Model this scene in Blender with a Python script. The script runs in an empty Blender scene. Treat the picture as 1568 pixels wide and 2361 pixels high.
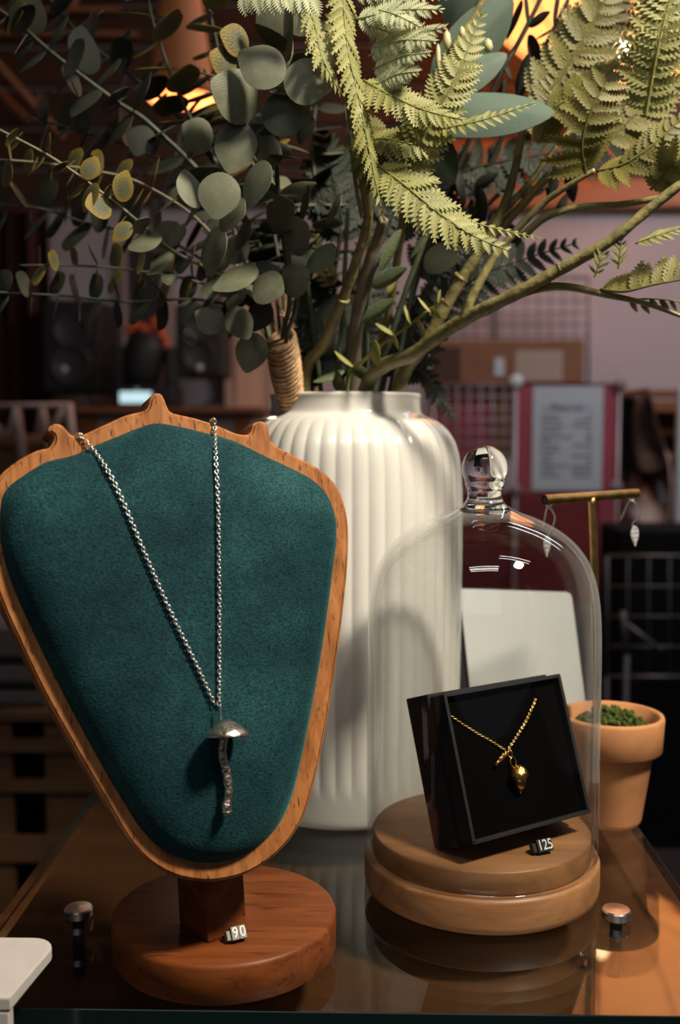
import bpy, bmesh, math, random
from mathutils import Vector, Matrix, Quaternion
from mathutils.bvhtree import BVHTree

# ------------------------------------------------------------------ camera, world, lights, exposure
SC = bpy.context.scene
COL = SC.collection
CAMH, FPX = 0.24, 2400.0
PITCH, YAW = math.radians(4.53), math.radians(1.34)
cd = bpy.data.cameras.new('camera')
cam = bpy.data.objects.new('camera', cd); COL.objects.link(cam)
cam.location = (0, 0, CAMH); cam.rotation_euler = (math.pi/2 - PITCH, 0, YAW)
cd.sensor_fit = 'VERTICAL'; cd.sensor_height = 36.0; cd.lens = 36.0*FPX/2361.0
cd.clip_start = 0.02; cd.clip_end = 60
cd.dof.use_dof = True; cd.dof.focus_distance = 0.475; cd.dof.aperture_fstop = 8.0
SC.camera = cam
RIGHT = Vector((math.cos(YAW), math.sin(YAW), 0))
FWD = Vector((-math.sin(YAW)*math.cos(PITCH), math.cos(YAW)*math.cos(PITCH), -math.sin(PITCH)))
UP = RIGHT.cross(FWD)
CAMP = Vector((0, 0, CAMH))

w = bpy.data.worlds.new('world'); SC.world = w; w.use_nodes = True
w.node_tree.nodes['Background'].inputs[0].default_value = (0.55, 0.62, 0.75, 1)
w.node_tree.nodes['Background'].inputs[1].default_value = 0.06

def light(name, kind, loc, target, energy, color, **kw):
    d = bpy.data.lights.new(name, kind); d.energy = energy; d.color = color
    for k, v in kw.items(): setattr(d, k, v)
    o = bpy.data.objects.new(name, d); COL.objects.link(o); o.location = loc
    if target is not None:
        o.rotation_euler = (Vector(target)-Vector(loc)).to_track_quat('-Z', 'Y').to_euler()
    return o
KEY_LOC, KEY_AIM = (0.60, 0.07, 1.16), (-0.01, 0.53, 0.20)
light('key_spot', 'SPOT', KEY_LOC, KEY_AIM, 108, (1.0, 0.88, 0.72), spot_size=math.radians(36), spot_blend=0.8, shadow_soft_size=0.08)
light('shop_window_fill', 'AREA', (-0.3, -2.2, 1.1), (0.0, 1.5, 0.3), 3, (0.85, 0.92, 1.0), shape='RECTANGLE', size=1.8, size_y=1.2)
light('back_wall_fill', 'AREA', (1.5, 2.4, 1.9), (1.25, 3.6, 0.2), 26, (0.86, 0.88, 1.0), shape='RECTANGLE', size=1.6, size_y=0.3)  # added area lamp without a fixture, brightens the background at right

vs = SC.view_settings
vs.view_transform = 'Standard'; vs.look = 'None'; vs.gamma = 1.0; vs.use_curve_mapping = False
vs.exposure = 0.0

# ------------------------------------------------------------------ helpers
def ray(px, py): return FWD + RIGHT*((px-784)/FPX) + UP*((1180.5-py)/FPX)
def P(px, py, Y):
    d = ray(px, py); return CAMP + d*(Y/d.y)
def G(px, py, z):
    d = ray(px, py); return CAMP + d*((z-CAMH)/d.z)
def PL(px, py, p0, n):
    d = ray(px, py); return CAMP + d*((p0-CAMP).dot(n)/d.dot(n))
def mpp(p): return (Vector(p)-CAMP).dot(FWD)/FPX       # metres per pixel at a point

WPOS = {}
def link(o, parent=None):
    COL.objects.link(o)
    if parent is not None: o.parent = parent
    return o
def thing(name, label, cat, loc=(0, 0, 0), group=None):
    o = bpy.data.objects.new(name, None); COL.objects.link(o); o.location = loc; o.empty_display_size = 0.01
    o['label'] = label; o['category'] = cat
    if group: o['group'] = group
    WPOS[o.name] = Vector(loc)
    return o
def tag(o, label, cat, group=None):
    o['label'] = label; o['category'] = cat
    if group: o['group'] = group
    return o
def meshdata(name, verts, faces, mat, smooth=True):
    m = bpy.data.meshes.new(name); m.from_pydata([tuple(v) for v in verts], [], faces); m.update()
    if mat: m.materials.append(mat)
    if smooth: m.polygons.foreach_set('use_smooth', [True]*len(m.polygons))
    return m
def mobj(name, vf, mat, parent=None, smooth=True, kind=None, origin=None):
    """vf = (verts in world metres, faces)"""
    base = WPOS[parent.name] if parent is not None else (Vector(origin) if origin is not None else Vector((0, 0, 0)))
    vs_ = [Vector(v)-base for v in vf[0]]
    o = bpy.data.objects.new(name, meshdata(name, vs_, vf[1], mat, smooth)); link(o, parent)
    if parent is None: o.location = base
    WPOS[o.name] = base
    if kind: o['kind'] = kind
    return o
def inst(name, me, M, parent):
    o = bpy.data.objects.new(name, me); COL.objects.link(o)
    b = WPOS[parent.name]; M = M.copy(); M.translation = M.translation - b
    o.parent = parent; o.matrix_basis = M
    return o
def join(*vfs):
    V, F = [], []
    for v, f in vfs:
        k = len(V); V += list(v); F += [tuple(i+k for i in q) for q in f]
    return V, F
def crv(pts, n=8, closed=False):
    pts = [Vector(p) for p in pts]; out = []; N = len(pts)
    rng = range(N if closed else N-1)
    for i in rng:
        if closed: a, b, c, d = pts[(i-1) % N], pts[i], pts[(i+1) % N], pts[(i+2) % N]
        else: a, b, c, d = pts[max(i-1, 0)], pts[i], pts[i+1], pts[min(i+2, N-1)]
        for k in range(n):
            t = k/n
            out.append(0.5*((2*b)+(c-a)*t+(2*a-5*b+4*c-d)*t*t+(3*b-a-3*c+d)*t*t*t))
    if not closed: out.append(pts[-1])
    return out
def tube(pts, rad, segs=8, cap=True):
    pts = [Vector(p) for p in pts]; n = len(pts)
    if not hasattr(rad, '__len__'): rad = [rad]*n
    V, F = [], []; t0 = (pts[1]-pts[0]).normalized()
    u = t0.orthogonal().normalized()
    for i in range(n):
        t = (pts[min(i+1, n-1)]-pts[max(i-1, 0)])
        t = t.normalized() if t.length > 1e-9 else t0
        u = (u - t*u.dot(t)); u = u.normalized() if u.length > 1e-6 else t.orthogonal().normalized()
        v = t.cross(u)
        for k in range(segs):
            a = 2*math.pi*k/segs; V.append(pts[i]+(u*math.cos(a)+v*math.sin(a))*rad[i])
    for i in range(n-1):
        for k in range(segs):
            k2 = (k+1) % segs
            F.append((i*segs+k, i*segs+k2, (i+1)*segs+k2, (i+1)*segs+k))
    if cap:
        F.append(tuple(reversed(range(segs)))); F.append(tuple((n-1)*segs+k for k in range(segs)))
    return V, F
def lathe(prof, c, segs=48, rfun=None, close=False):
    """prof [(r,z)] about vertical axis at c; poles where r==0"""
    V, F, rows = [], [], []; c = Vector(c)
    for j, (r, z) in enumerate(prof):
        if r < 1e-7:
            rows.append([len(V)]); V.append(c+Vector((0, 0, z)))
        else:
            row = []
            for k in range(segs):
                a = 2*math.pi*k/segs; rr = rfun(r, z, a, j) if rfun else r
                row.append(len(V)); V.append(c+Vector((rr*math.cos(a), rr*math.sin(a), z)))
            rows.append(row)
    pairs = list(zip(rows[:-1], rows[1:])) + ([(rows[-1], rows[0])] if close else [])
    for A, B in pairs:
        for k in range(segs):
            k2 = (k+1) % segs
            if len(A) == 1 and len(B) == 1: continue
            if len(A) == 1: F.append((A[0], B[k2], B[k]))
            elif len(B) == 1: F.append((A[k], A[k2], B[0]))
            else: F.append((A[k], A[k2], B[k2], B[k]))
    return V, F
def box(c, sx, sy, sz, bev=0.0, M=None, segs=2):
    """box centred at c, full sizes; optional 3x3 orientation"""
    bm = bmesh.new(); bmesh.ops.create_cube(bm, size=1.0)
    bmesh.ops.scale(bm, vec=(sx, sy, sz), verts=bm.verts)
    if bev > 0: bmesh.ops.bevel(bm, geom=list(bm.edges), offset=bev, segments=segs, profile=0.5, affect='EDGES')
    V = [v.co.copy() for v in bm.verts]; bm.verts.index_update()
    F = [tuple(v.index for v in f.verts) for f in bm.faces]; bm.free()
    if M is not None: V = [M @ v for v in V]
    return [v+Vector(c) for v in V], F
def bb(x0, x1, y0, y1, z0, z1, bev=0.0):
    return box(((x0+x1)/2, (y0+y1)/2, (z0+z1)/2), abs(x1-x0), abs(y1-y0), abs(z1-z0), bev)
def pxbox(x0, y0, x1, y1, Y, depth, bev=0.0):
    """box whose front face covers a pixel rectangle at distance Y"""
    a, b = P(x0, y1, Y), P(x1, y0, Y)
    return bb(a.x, b.x, Y, Y+depth, a.z, b.z, bev)
def prism(outl, n, depth, bev=0.0, bsegs=3):
    """closed outline (world points on a plane), extruded by depth along -n, edges rounded at the front"""
    V, F = [], []; N = len(outl)
    cen = sum(outl, Vector())/N
    rows = []
    prof = []
    if bev > 0:
        for k in range(bsegs+1):
            a = math.pi/2*k/bsegs; prof.append((bev*(1-math.sin(a)), bev*(1-math.cos(a))))
        prof = [(bev*(1-math.sin(math.pi/2*k/bsegs)), bev*(1-math.cos(math.pi/2*k/bsegs))) for k in range(bsegs+1)]
    else: prof = [(0, 0)]
    prof = prof + [(0, depth-bev)] + ([(bev, depth)] if bev > 0 else [(0, depth)])
    nor = []
    for i in range(N):
        t = (outl[(i+1) % N]-outl[i-1]).normalized(); nor.append(t.cross(n).normalized())
    # make normals point outward
    if sum((outl[i]-cen).dot(nor[i]) for i in range(N)) < 0: nor = [-q for q in nor]
    for ins, dp in prof:
        rows.append([len(V)+i for i in range(N)])
        V += [outl[i]-nor[i]*ins-n*dp for i in range(N)]
    for A, B in zip(rows[:-1], rows[1:]):
        for i in range(N):
            j = (i+1) % N; F.append((A[i], A[j], B[j], B[i]))
    F.append(tuple(rows[0])); F.append(tuple(reversed(rows[-1])))
    return V, F
def textmesh(body, size):
    c = bpy.data.curves.new('txt', 'FONT'); c.body = body; c.size = size; c.align_x = 'CENTER'; c.align_y = 'CENTER'; c.extrude = size*0.03
    o = bpy.data.objects.new('txt', c); COL.objects.link(o)
    dg = bpy.context.evaluated_depsgraph_get(); me = bpy.data.meshes.new_from_object(o.evaluated_get(dg))
    V = [v.co.copy() for v in me.vertices]; F = [tuple(p.vertices) for p in me.polygons]
    bpy.data.objects.remove(o); bpy.data.curves.remove(c); bpy.data.meshes.remove(me)
    return V, F
def xf(vf, M): return [M @ Vector(v) for v in vf[0]], vf[1]
def frame(o, X, Y, Z): return Matrix(((X.x, Y.x, Z.x, o.x), (X.y, Y.y, Z.y, o.y), (X.z, Y.z, Z.z, o.z), (0, 0, 0, 1)))

# ------------------------------------------------------------------ materials
def newmat(name):
    m = bpy.data.materials.new(name); m.use_nodes = True
    nt = m.node_tree; b = nt.nodes['Principled BSDF']
    return m, nt, b
def nd(nt, t, **kw):
    n = nt.nodes.new(t)
    for k, v in kw.items():
        if k.startswith('i_'): n.inputs[k[2:].replace('_', ' ')].default_value = v
        else: setattr(n, k, v)
    return n
def ramp(nt, fac, stops):
    r = nt.nodes.new('ShaderNodeValToRGB'); cr = r.color_ramp
    while len(cr.elements) < len(stops): cr.elements.new(0.5)
    for e, (p, c) in zip(cr.elements, stops): e.position = p; e.color = (*c, 1)
    nt.links.new(fac, r.inputs['Fac']); return r.outputs['Color']
def plain(name, col, rough=0.5, metal=0.0, var=0.0, scale=30.0, bump=0.0, bscale=None, spec=0.5, coat=0.0, **kw):
    m, nt, b = newmat(name)
    b.inputs['Base Color'].default_value = (*col, 1); b.inputs['Roughness'].default_value = rough
    b.inputs['Metallic'].default_value = metal; b.inputs['Specular IOR Level'].default_value = spec
    b.inputs['Coat Weight'].default_value = coat
    tc = nd(nt, 'ShaderNodeTexCoord')
    if var > 0:
        n = nd(nt, 'ShaderNodeTexNoise', i_Scale=scale, i_Detail=4.0); nt.links.new(tc.outputs['Object'], n.inputs['Vector'])
        lo = tuple(c*(1-var) for c in col); hi = tuple(min(1, c*(1+var)) for c in col)
        nt.links.new(ramp(nt, n.outputs['Fac'], [(0.3, lo), (0.7, hi)]), b.inputs['Base Color'])
    if bump > 0:
        n2 = nd(nt, 'ShaderNodeTexNoise', i_Scale=bscale or scale, i_Detail=3.0); nt.links.new(tc.outputs['Object'], n2.inputs['Vector'])
        bp = nd(nt, 'ShaderNodeBump', i_Strength=bump, i_Distance=kw.get('bdist', 0.001)); nt.links.new(n2.outputs['Fac'], bp.inputs['Height'])
        nt.links.new(bp.outputs['Normal'], b.inputs['Normal'])
    return m
def wood(name, dark, mid, light_, rough=0.45, scale=(60, 60, 6), rot=(0, 0, 0), spec=0.4, pores=0.6, bump=0.15, pore_scale=1.0):
    m, nt, b = newmat(name)
    tc = nd(nt, 'ShaderNodeTexCoord'); mp = nd(nt, 'ShaderNodeMapping')
    mp.inputs['Scale'].default_value = scale; mp.inputs['Rotation'].default_value = rot
    nt.links.new(tc.outputs['Object'], mp.inputs['Vector'])
    n1 = nd(nt, 'ShaderNodeTexNoise', i_Scale=1.0, i_Detail=6.0, i_Roughness=0.6, i_Distortion=0.6); nt.links.new(mp.outputs[0], n1.inputs['Vector'])
    n2 = nd(nt, 'ShaderNodeTexNoise', i_Scale=3.2*pore_scale, i_Detail=2.0); nt.links.new(mp.outputs[0], n2.inputs['Vector'])
    c1 = ramp(nt, n1.outputs['Fac'], [(0.28, dark), (0.5, mid), (0.75, light_)])
    pr = ramp(nt, n2.outputs['Fac'], [(0.30, (1-pores,)*3), (0.40, (1, 1, 1))])
    mx = nd(nt, 'ShaderNodeMix', data_type='RGBA', blend_type='MULTIPLY'); mx.inputs['Factor'].default_value = 1.0
    nt.links.new(c1, mx.inputs['A']); nt.links.new(pr, mx.inputs['B'])
    nt.links.new(mx.outputs['Result'], b.inputs['Base Color'])
    b.inputs['Roughness'].default_value = rough; b.inputs['Specular IOR Level'].default_value = spec
    bp = nd(nt, 'ShaderNodeBump', i_Strength=bump, i_Distance=0.0006); nt.links.new(pr, bp.inputs['Height']); nt.links.new(bp.outputs['Normal'], b.inputs['Normal'])
    return m
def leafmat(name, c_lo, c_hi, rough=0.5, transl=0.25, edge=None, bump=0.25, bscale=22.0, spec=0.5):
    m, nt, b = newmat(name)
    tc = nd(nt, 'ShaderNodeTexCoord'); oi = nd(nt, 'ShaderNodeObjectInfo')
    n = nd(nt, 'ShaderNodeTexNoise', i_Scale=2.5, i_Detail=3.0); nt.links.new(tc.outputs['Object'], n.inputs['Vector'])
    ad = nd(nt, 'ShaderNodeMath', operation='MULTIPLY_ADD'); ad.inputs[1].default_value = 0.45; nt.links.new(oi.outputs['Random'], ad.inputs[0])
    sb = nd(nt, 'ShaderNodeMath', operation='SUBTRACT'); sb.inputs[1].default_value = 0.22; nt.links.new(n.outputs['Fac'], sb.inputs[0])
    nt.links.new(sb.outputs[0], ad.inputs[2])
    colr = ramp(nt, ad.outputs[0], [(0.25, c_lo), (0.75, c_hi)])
    if edge is not None:
        sx = nd(nt, 'ShaderNodeVectorMath', operation='DISTANCE'); sx.inputs[1].default_value = (0, 0.45, 0)
        nt.links.new(tc.outputs['Object'], sx.inputs[0])
        er = ramp(nt, sx.outputs['Value'], [(0.22, (0, 0, 0)), (0.50, (1, 1, 1))])
        mx = nd(nt, 'ShaderNodeMix', data_type='RGBA'); nt.links.new(er, mx.inputs['Factor'])
        nt.links.new(colr, mx.inputs['A']); mx.inputs['B'].default_value = (*edge, 1); colr = mx.outputs['Result']
    nt.links.new(colr, b.inputs['Base Color'])
    b.inputs['Roughness'].default_value = rough; b.inputs['Specular IOR Level'].default_value = spec
    n2 = nd(nt, 'ShaderNodeTexNoise', i_Scale=bscale, i_Detail=2.0); nt.links.new(tc.outputs['Object'], n2.inputs['Vector'])
    bp = nd(nt, 'ShaderNodeBump', i_Strength=bump, i_Distance=0.02); nt.links.new(n2.outputs['Fac'], bp.inputs['Height']); nt.links.new(bp.outputs['Normal'], b.inputs['Normal'])
    tr = nd(nt, 'ShaderNodeBsdfTranslucent'); nt.links.new(colr, tr.inputs['Color'])
    ms = nd(nt, 'ShaderNodeMixShader'); ms.inputs[0].default_value = transl
    nt.links.new(b.outputs[0], ms.inputs[1]); nt.links.new(tr.outputs[0], ms.inputs[2])
    nt.links.new(ms.outputs[0], nt.nodes['Material Output'].inputs['Surface'])
    return m
def sheet_glass(name, tint, f0=0.045, rough=0.0):
    """thin-walled glass: clear transmission plus Fresnel-weighted mirror reflection"""
    m, nt, b = newmat(name); nt.nodes.remove(b)
    ge = nd(nt, 'ShaderNodeNewGeometry'); dt = nd(nt, 'ShaderNodeVectorMath', operation='DOT_PRODUCT')
    nt.links.new(ge.outputs['Normal'], dt.inputs[0]); nt.links.new(ge.outputs['Incoming'], dt.inputs[1])
    ab = nd(nt, 'ShaderNodeMath', operation='ABSOLUTE'); nt.links.new(dt.outputs['Value'], ab.inputs[0])
    om = nd(nt, 'ShaderNodeMath', operation='SUBTRACT'); om.inputs[0].default_value = 1.0; nt.links.new(ab.outputs[0], om.inputs[1])
    pw = nd(nt, 'ShaderNodeMath', operation='POWER'); pw.inputs[1].default_value = 5.0; nt.links.new(om.outputs[0], pw.inputs[0])
    ma = nd(nt, 'ShaderNodeMath', operation='MULTIPLY_ADD'); ma.inputs[1].default_value = 1-f0; ma.inputs[2].default_value = f0; nt.links.new(pw.outputs[0], ma.inputs[0])
    tr = nd(nt, 'ShaderNodeBsdfTransparent'); tr.inputs['Color'].default_value = (*tint, 1)
    gl = nd(nt, 'ShaderNodeBsdfGlossy'); gl.inputs['Roughness'].default_value = rough; gl.inputs['Color'].default_value = (1, 1, 1, 1)
    ms = nd(nt, 'ShaderNodeMixShader'); nt.links.new(ma.outputs[0], ms.inputs[0]); nt.links.new(tr.outputs[0], ms.inputs[1]); nt.links.new(gl.outputs[0], ms.inputs[2])
    nt.links.new(ms.outputs[0], nt.nodes['Material Output'].inputs['Surface'])
    return m
def solid_glass(name, ior=1.45):
    m, nt, b = newmat(name)
    b.inputs['Base Color'].default_value = (1, 1, 1, 1); b.inputs['Roughness'].default_value = 0.0
    b.inputs['Transmission Weight'].default_value = 1.0; b.inputs['IOR'].default_value = ior
    return m
def glow(name, col, s):
    m, nt, b = newmat(name); b.inputs['Base Color'].default_value = (*col, 1)
    b.inputs['Emission Color'].default_value = (*col, 1); b.inputs['Emission Strength'].default_value = s
    return m
def velvet(name):
    m, nt, b = newmat(name)
    tc = nd(nt, 'ShaderNodeTexCoord')
    n1 = nd(nt, 'ShaderNodeTexNoise', i_Scale=26.0, i_Detail=5.0, i_Roughness=0.6); nt.links.new(tc.outputs['Object'], n1.inputs['Vector'])
    mp = nd(nt, 'ShaderNodeMapping'); mp.inputs['Scale'].default_value = (900, 900, 1500); nt.links.new(tc.outputs['Object'], mp.inputs['Vector'])
    n2 = nd(nt, 'ShaderNodeTexNoise', i_Scale=1.0, i_Detail=2.0); nt.links.new(mp.outputs[0], n2.inputs['Vector'])
    c1 = ramp(nt, n1.outputs['Fac'], [(0.30, (0.0030, 0.020, 0.026)), (0.5, (0.0070, 0.038, 0.044)), (0.70, (0.016, 0.068, 0.071))])
    c2 = ramp(nt, n2.outputs['Fac'], [(0.3, (0.30, 0.35, 0.35)), (0.66, (1.5, 1.5, 1.5))])
    mx = nd(nt, 'ShaderNodeMix', data_type='RGBA', blend_type='MULTIPLY'); mx.inputs['Factor'].default_value = 1.0
    nt.links.new(c1, mx.inputs['A']); nt.links.new(c2, mx.inputs['B']); nt.links.new(mx.outputs['Result'], b.inputs['Base Color'])
    b.inputs['Roughness'].default_value = 0.8; b.inputs['Specular IOR Level'].default_value = 0.15
    b.inputs['Sheen Weight'].default_value = 0.35; b.inputs['Sheen Roughness'].default_value = 0.35; b.inputs['Sheen Tint'].default_value = (0.25, 0.75, 0.75, 1)
    bp = nd(nt, 'ShaderNodeBump', i_Strength=0.55, i_Distance=0.0006); nt.links.new(n2.outputs['Fac'], bp.inputs['Height']); nt.links.new(bp.outputs['Normal'], b.inputs['Normal'])
    return m

M = {}
M['frame_wood'] = wood('frame_wood', (0.22, 0.075, 0.020), (0.36, 0.135, 0.040), (0.50, 0.215, 0.075), 0.42, (230, 230, 24), (0, 0.10, 0), pores=0.7, pore_scale=1.1)
M['base_wood'] = wood('base_wood', (0.085, 0.021, 0.005), (0.155, 0.041, 0.009), (0.22, 0.066, 0.015), 0.45, (14, 110, 110), (0, 0, 0.5), spec=0.25, pores=0.45)
M['dome_wood'] = wood('dome_wood', (0.18, 0.078, 0.028), (0.30, 0.140, 0.055), (0.38, 0.19, 0.080), 0.45, (8, 60, 60), (0, 0, -0.35), pores=0.18, pore_scale=0.5, bump=0.05)
M['table_wood'] = wood('table_wood', (0.055, 0.019, 0.007), (0.08, 0.028, 0.010), (0.10, 0.037, 0.013), 0.8, (5, 30, 30), (0, 0, 0.1), spec=0.12, pores=0.15, bump=0.04)
M['velvet'] = velvet('velvet')
M['ceramic'] = plain('ceramic', (0.78, 0.765, 0.70), 0.16, coat=0.6, spec=0.5)
M['bell_glass'] = sheet_glass('bell_glass', (0.955, 0.962, 0.960), 0.042)
M['shelf_glass'] = sheet_glass('shelf_glass', (0.86, 0.90, 0.88), 0.05)
M['knob_glass'] = solid_glass('knob_glass')
M['edge_glass'] = plain('edge_glass', (0.005, 0.015, 0.015), 0.12, spec=0.8)
M['chrome'] = plain('chrome', (0.85, 0.85, 0.86), 0.24, 1.0)
M['silver'] = plain('silver', (0.92, 0.88, 0.83), 0.28, 1.0)
M['silver_cast'] = plain('silver_cast', (0.72, 0.62, 0.54), 0.36, 1.0, var=0.35, scale=500, bump=0.9, bscale=420, bdist=0.0016)
M['silver_cap'] = plain('silver_cap', (0.58, 0.51, 0.42), 0.36, 1.0, var=0.35, scale=350, bump=0.6, bscale=420, bdist=0.0012)
M['silver_bright'] = plain('silver_bright', (0.85, 0.84, 0.82), 0.32, 0.55)
M['gold'] = plain('gold', (0.90, 0.56, 0.19), 0.22, 1.0)
M['gold_cast'] = plain('gold_cast', (0.85, 0.50, 0.15), 0.28, 1.0, bump=0.8, bscale=700, bdist=0.001)
M['brass'] = plain('brass', (0.52, 0.34, 0.12), 0.36, 1.0, var=0.3, scale=160, bump=0.2, bscale=200, bdist=0.0006)
M['box_black'] = plain('box_black', (0.010, 0.010, 0.012), 0.75, bump=0.5, bscale=1500, bdist=0.0004, spec=0.35)
M['box_velvet'] = plain('box_velvet', (0.0015, 0.0015, 0.0015), 0.9, spec=0.05)
M['box_edge'] = plain('box_edge', (0.012, 0.012, 0.013), 0.7, bump=0.5, bscale=1500, bdist=0.0004)
M['tag_black'] = plain('tag_black', (0.02, 0.02, 0.021), 0.45)
M['tag_grey'] = plain('tag_grey', (0.24, 0.225, 0.20), 0.5)
M['print_white'] = plain('print_white', (0.85, 0.83, 0.80), 0.5)
M['terracotta'] = plain('terracotta', (0.60, 0.27, 0.11), 0.8, var=0.12, scale=60, bump=0.12, bscale=700, bdist=0.0004, spec=0.25)
M['moss'] = plain('moss', (0.075, 0.100, 0.022), 0.9, var=0.7, scale=320, spec=0.2)
M['plaque'] = plain('plaque', (0.72, 0.74, 0.72), 0.28)
M['plaque_edge'] = plain('plaque_edge', (0.02, 0.02, 0.022), 0.35)
M['device_white'] = plain('device_white', (0.50, 0.47, 0.44), 0.5, var=0.05, scale=80)
M['rubber'] = plain('rubber', (0.01, 0.01, 0.01), 0.5)
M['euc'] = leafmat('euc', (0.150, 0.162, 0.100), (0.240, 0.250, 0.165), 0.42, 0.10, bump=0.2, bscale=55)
M['euc_shaded'] = leafmat('euc_shaded', (0.040, 0.046, 0.032), (0.068, 0.074, 0.050), 0.5, 0.10, bump=0.15, bscale=50)  # same leaf as euc, with the shade painted into a darker colour
M['euc_yellow'] = leafmat('euc_yellow', (0.085, 0.098, 0.050), (0.15, 0.150, 0.075), 0.48, 0.15, edge=(0.27, 0.19, 0.028))
M['euc_stem'] = plain('euc_stem', (0.085, 0.105, 0.062), 0.5, var=0.25, scale=120)
M['euc_stem_pale'] = plain('euc_stem_pale', (0.23, 0.21, 0.12), 0.5, var=0.25, scale=120)
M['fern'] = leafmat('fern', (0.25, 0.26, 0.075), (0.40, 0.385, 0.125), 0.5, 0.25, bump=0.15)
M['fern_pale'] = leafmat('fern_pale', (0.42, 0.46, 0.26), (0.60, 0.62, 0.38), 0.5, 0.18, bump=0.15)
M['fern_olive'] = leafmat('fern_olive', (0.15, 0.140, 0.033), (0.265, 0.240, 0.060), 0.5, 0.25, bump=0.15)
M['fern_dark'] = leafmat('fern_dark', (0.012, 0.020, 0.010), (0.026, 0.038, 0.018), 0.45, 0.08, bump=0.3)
M['leaf_blue'] = leafmat('leaf_blue', (0.10, 0.150, 0.110), (0.14, 0.195, 0.145), 0.6, 0.10, bump=0.06, bscale=80)
M['leaf_green'] = leafmat('leaf_green', (0.13, 0.175, 0.085), (0.19, 0.24, 0.12), 0.5, 0.2)
M['leaf_lime'] = leafmat('leaf_lime', (0.30, 0.30, 0.075), (0.42, 0.40, 0.11), 0.5, 0.2)
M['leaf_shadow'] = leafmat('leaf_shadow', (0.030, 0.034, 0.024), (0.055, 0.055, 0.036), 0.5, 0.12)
M['twig'] = plain('twig', (0.25, 0.215, 0.085), 0.38, var=0.30, scale=150, bump=0.5, bscale=260, bdist=0.0015)
M['twig_taupe'] = plain('twig_taupe', (0.20, 0.155, 0.125), 0.45, var=0.25, scale=120)
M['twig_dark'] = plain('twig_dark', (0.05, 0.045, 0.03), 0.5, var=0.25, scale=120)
M['twine'] = plain('twine', (0.58, 0.37, 0.20), 0.9, var=0.35, scale=300, bump=0.6, bscale=900, bdist=0.0008)
M['bud'] = plain('bud', (0.62, 0.58, 0.30), 0.5, var=0.15, scale=80)
# background
M['wall_white'] = plain('wall_white', (0.42, 0.39, 0.40), 0.9, var=0.06, scale=3)
M['wall_plank'] = wood('wall_plank', (0.040, 0.017, 0.007), (0.062, 0.027, 0.011), (0.085, 0.038, 0.016), 0.6, (1.5, 12, 12), pores=0.2, bump=0.05)
M['trim_wood'] = wood('trim_wood', (0.30, 0.12, 0.05), (0.36, 0.16, 0.07), (0.42, 0.20, 0.10), 0.55, (2, 14, 14), pores=0.2, bump=0.05)
M['door_wood'] = wood('door_wood', (0.56, 0.34, 0.22), (0.64, 0.41, 0.28), (0.72, 0.48, 0.34), 0.6, (14, 14, 1.5), pores=0.2, bump=0.05)
M['ceiling'] = plain('ceiling', (0.060, 0.030, 0.018), 0.9, var=0.2, scale=4)
M['floor'] = plain('floor', (0.030, 0.020, 0.015), 0.6, var=0.3, scale=3)
M['curtain'] = plain('curtain', (0.045, 0.008, 0.009), 0.85, var=0.2, scale=6)
M['speaker'] = plain('speaker', (0.010, 0.010, 0.011), 0.6)
M['speaker_grey'] = plain('speaker_grey', (0.03, 0.03, 0.032), 0.5)
M['badge'] = plain('badge', (0.55, 0.55, 0.55), 0.35)
M['screen'] = glow('screen', (0.55, 0.80, 0.85), 0.9)
M['reflection_orange'] = plain('reflection_orange', (0.60, 0.10, 0.03), 0.8, var=0.3, scale=15)
M['card'] = plain('card', (0.24, 0.105, 0.050), 0.85, var=0.12, scale=10)
M['card_label'] = plain('card_label', (0.42, 0.31, 0.24), 0.8)
M['paper'] = plain('paper', (0.52, 0.55, 0.57), 0.8)
M['ink'] = plain('ink', (0.10, 0.10, 0.11), 0.7)
M['ink_soft'] = plain('ink_soft', (0.24, 0.23, 0.24), 0.7)
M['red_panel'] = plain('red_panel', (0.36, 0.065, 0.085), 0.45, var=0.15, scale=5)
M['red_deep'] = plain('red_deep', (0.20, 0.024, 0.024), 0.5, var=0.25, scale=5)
M['tan_panel'] = plain('tan_panel', (0.34, 0.17, 0.075), 0.7)
M['wire'] = plain('wire', (0.46, 0.40, 0.41), 0.4, 0.3)
M['wire_dark'] = plain('wire_dark', (0.16, 0.15, 0.15), 0.4, 0.4)
M['connector'] = plain('connector', (0.62, 0.66, 0.66), 0.4)
M['connector_grey'] = plain('connector_grey', (0.25, 0.18, 0.17), 0.5)
M['tote_cream'] = plain('tote_cream', (0.60, 0.42, 0.34), 0.9, var=0.15, scale=12)
M['tote_brown'] = plain('tote_brown', (0.075, 0.032, 0.016), 0.9, var=0.3, scale=10)
M['tote_black'] = plain('tote_black', (0.012, 0.010, 0.009), 0.9)
M['patch'] = plain('patch', (0.10, 0.08, 0.08), 0.9)
M['shelf_warm'] = wood('shelf_warm', (0.16, 0.055, 0.02), (0.22, 0.08, 0.03), (0.28, 0.11, 0.045), 0.6, (3, 14, 14), pores=0.2)
M['crate'] = wood('crate', (0.10, 0.045, 0.018), (0.14, 0.066, 0.027), (0.18, 0.088, 0.038), 0.7, (4, 20, 20), pores=0.2)
M['lattice'] = plain('lattice', (0.42, 0.30, 0.28), 0.7)
M['cloth_grey'] = plain('cloth_grey', (0.13, 0.11, 0.115), 0.9, var=0.2, scale=18)
M['black_matte'] = plain('black_matte', (0.006, 0.006, 0.006), 0.9, spec=0.15)
M['lamp_shade'] = plain('lamp_shade', (0.75, 0.26, 0.09), 0.7)
M['lantern_paper'] = leafmat('lantern_paper', (0.80, 0.52, 0.30), (0.85, 0.58, 0.36), 0.8, 0.6, bump=0.0)
M['lamp_metal'] = plain('lamp_metal', (0.03, 0.025, 0.02), 0.5, 0.5)
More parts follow.
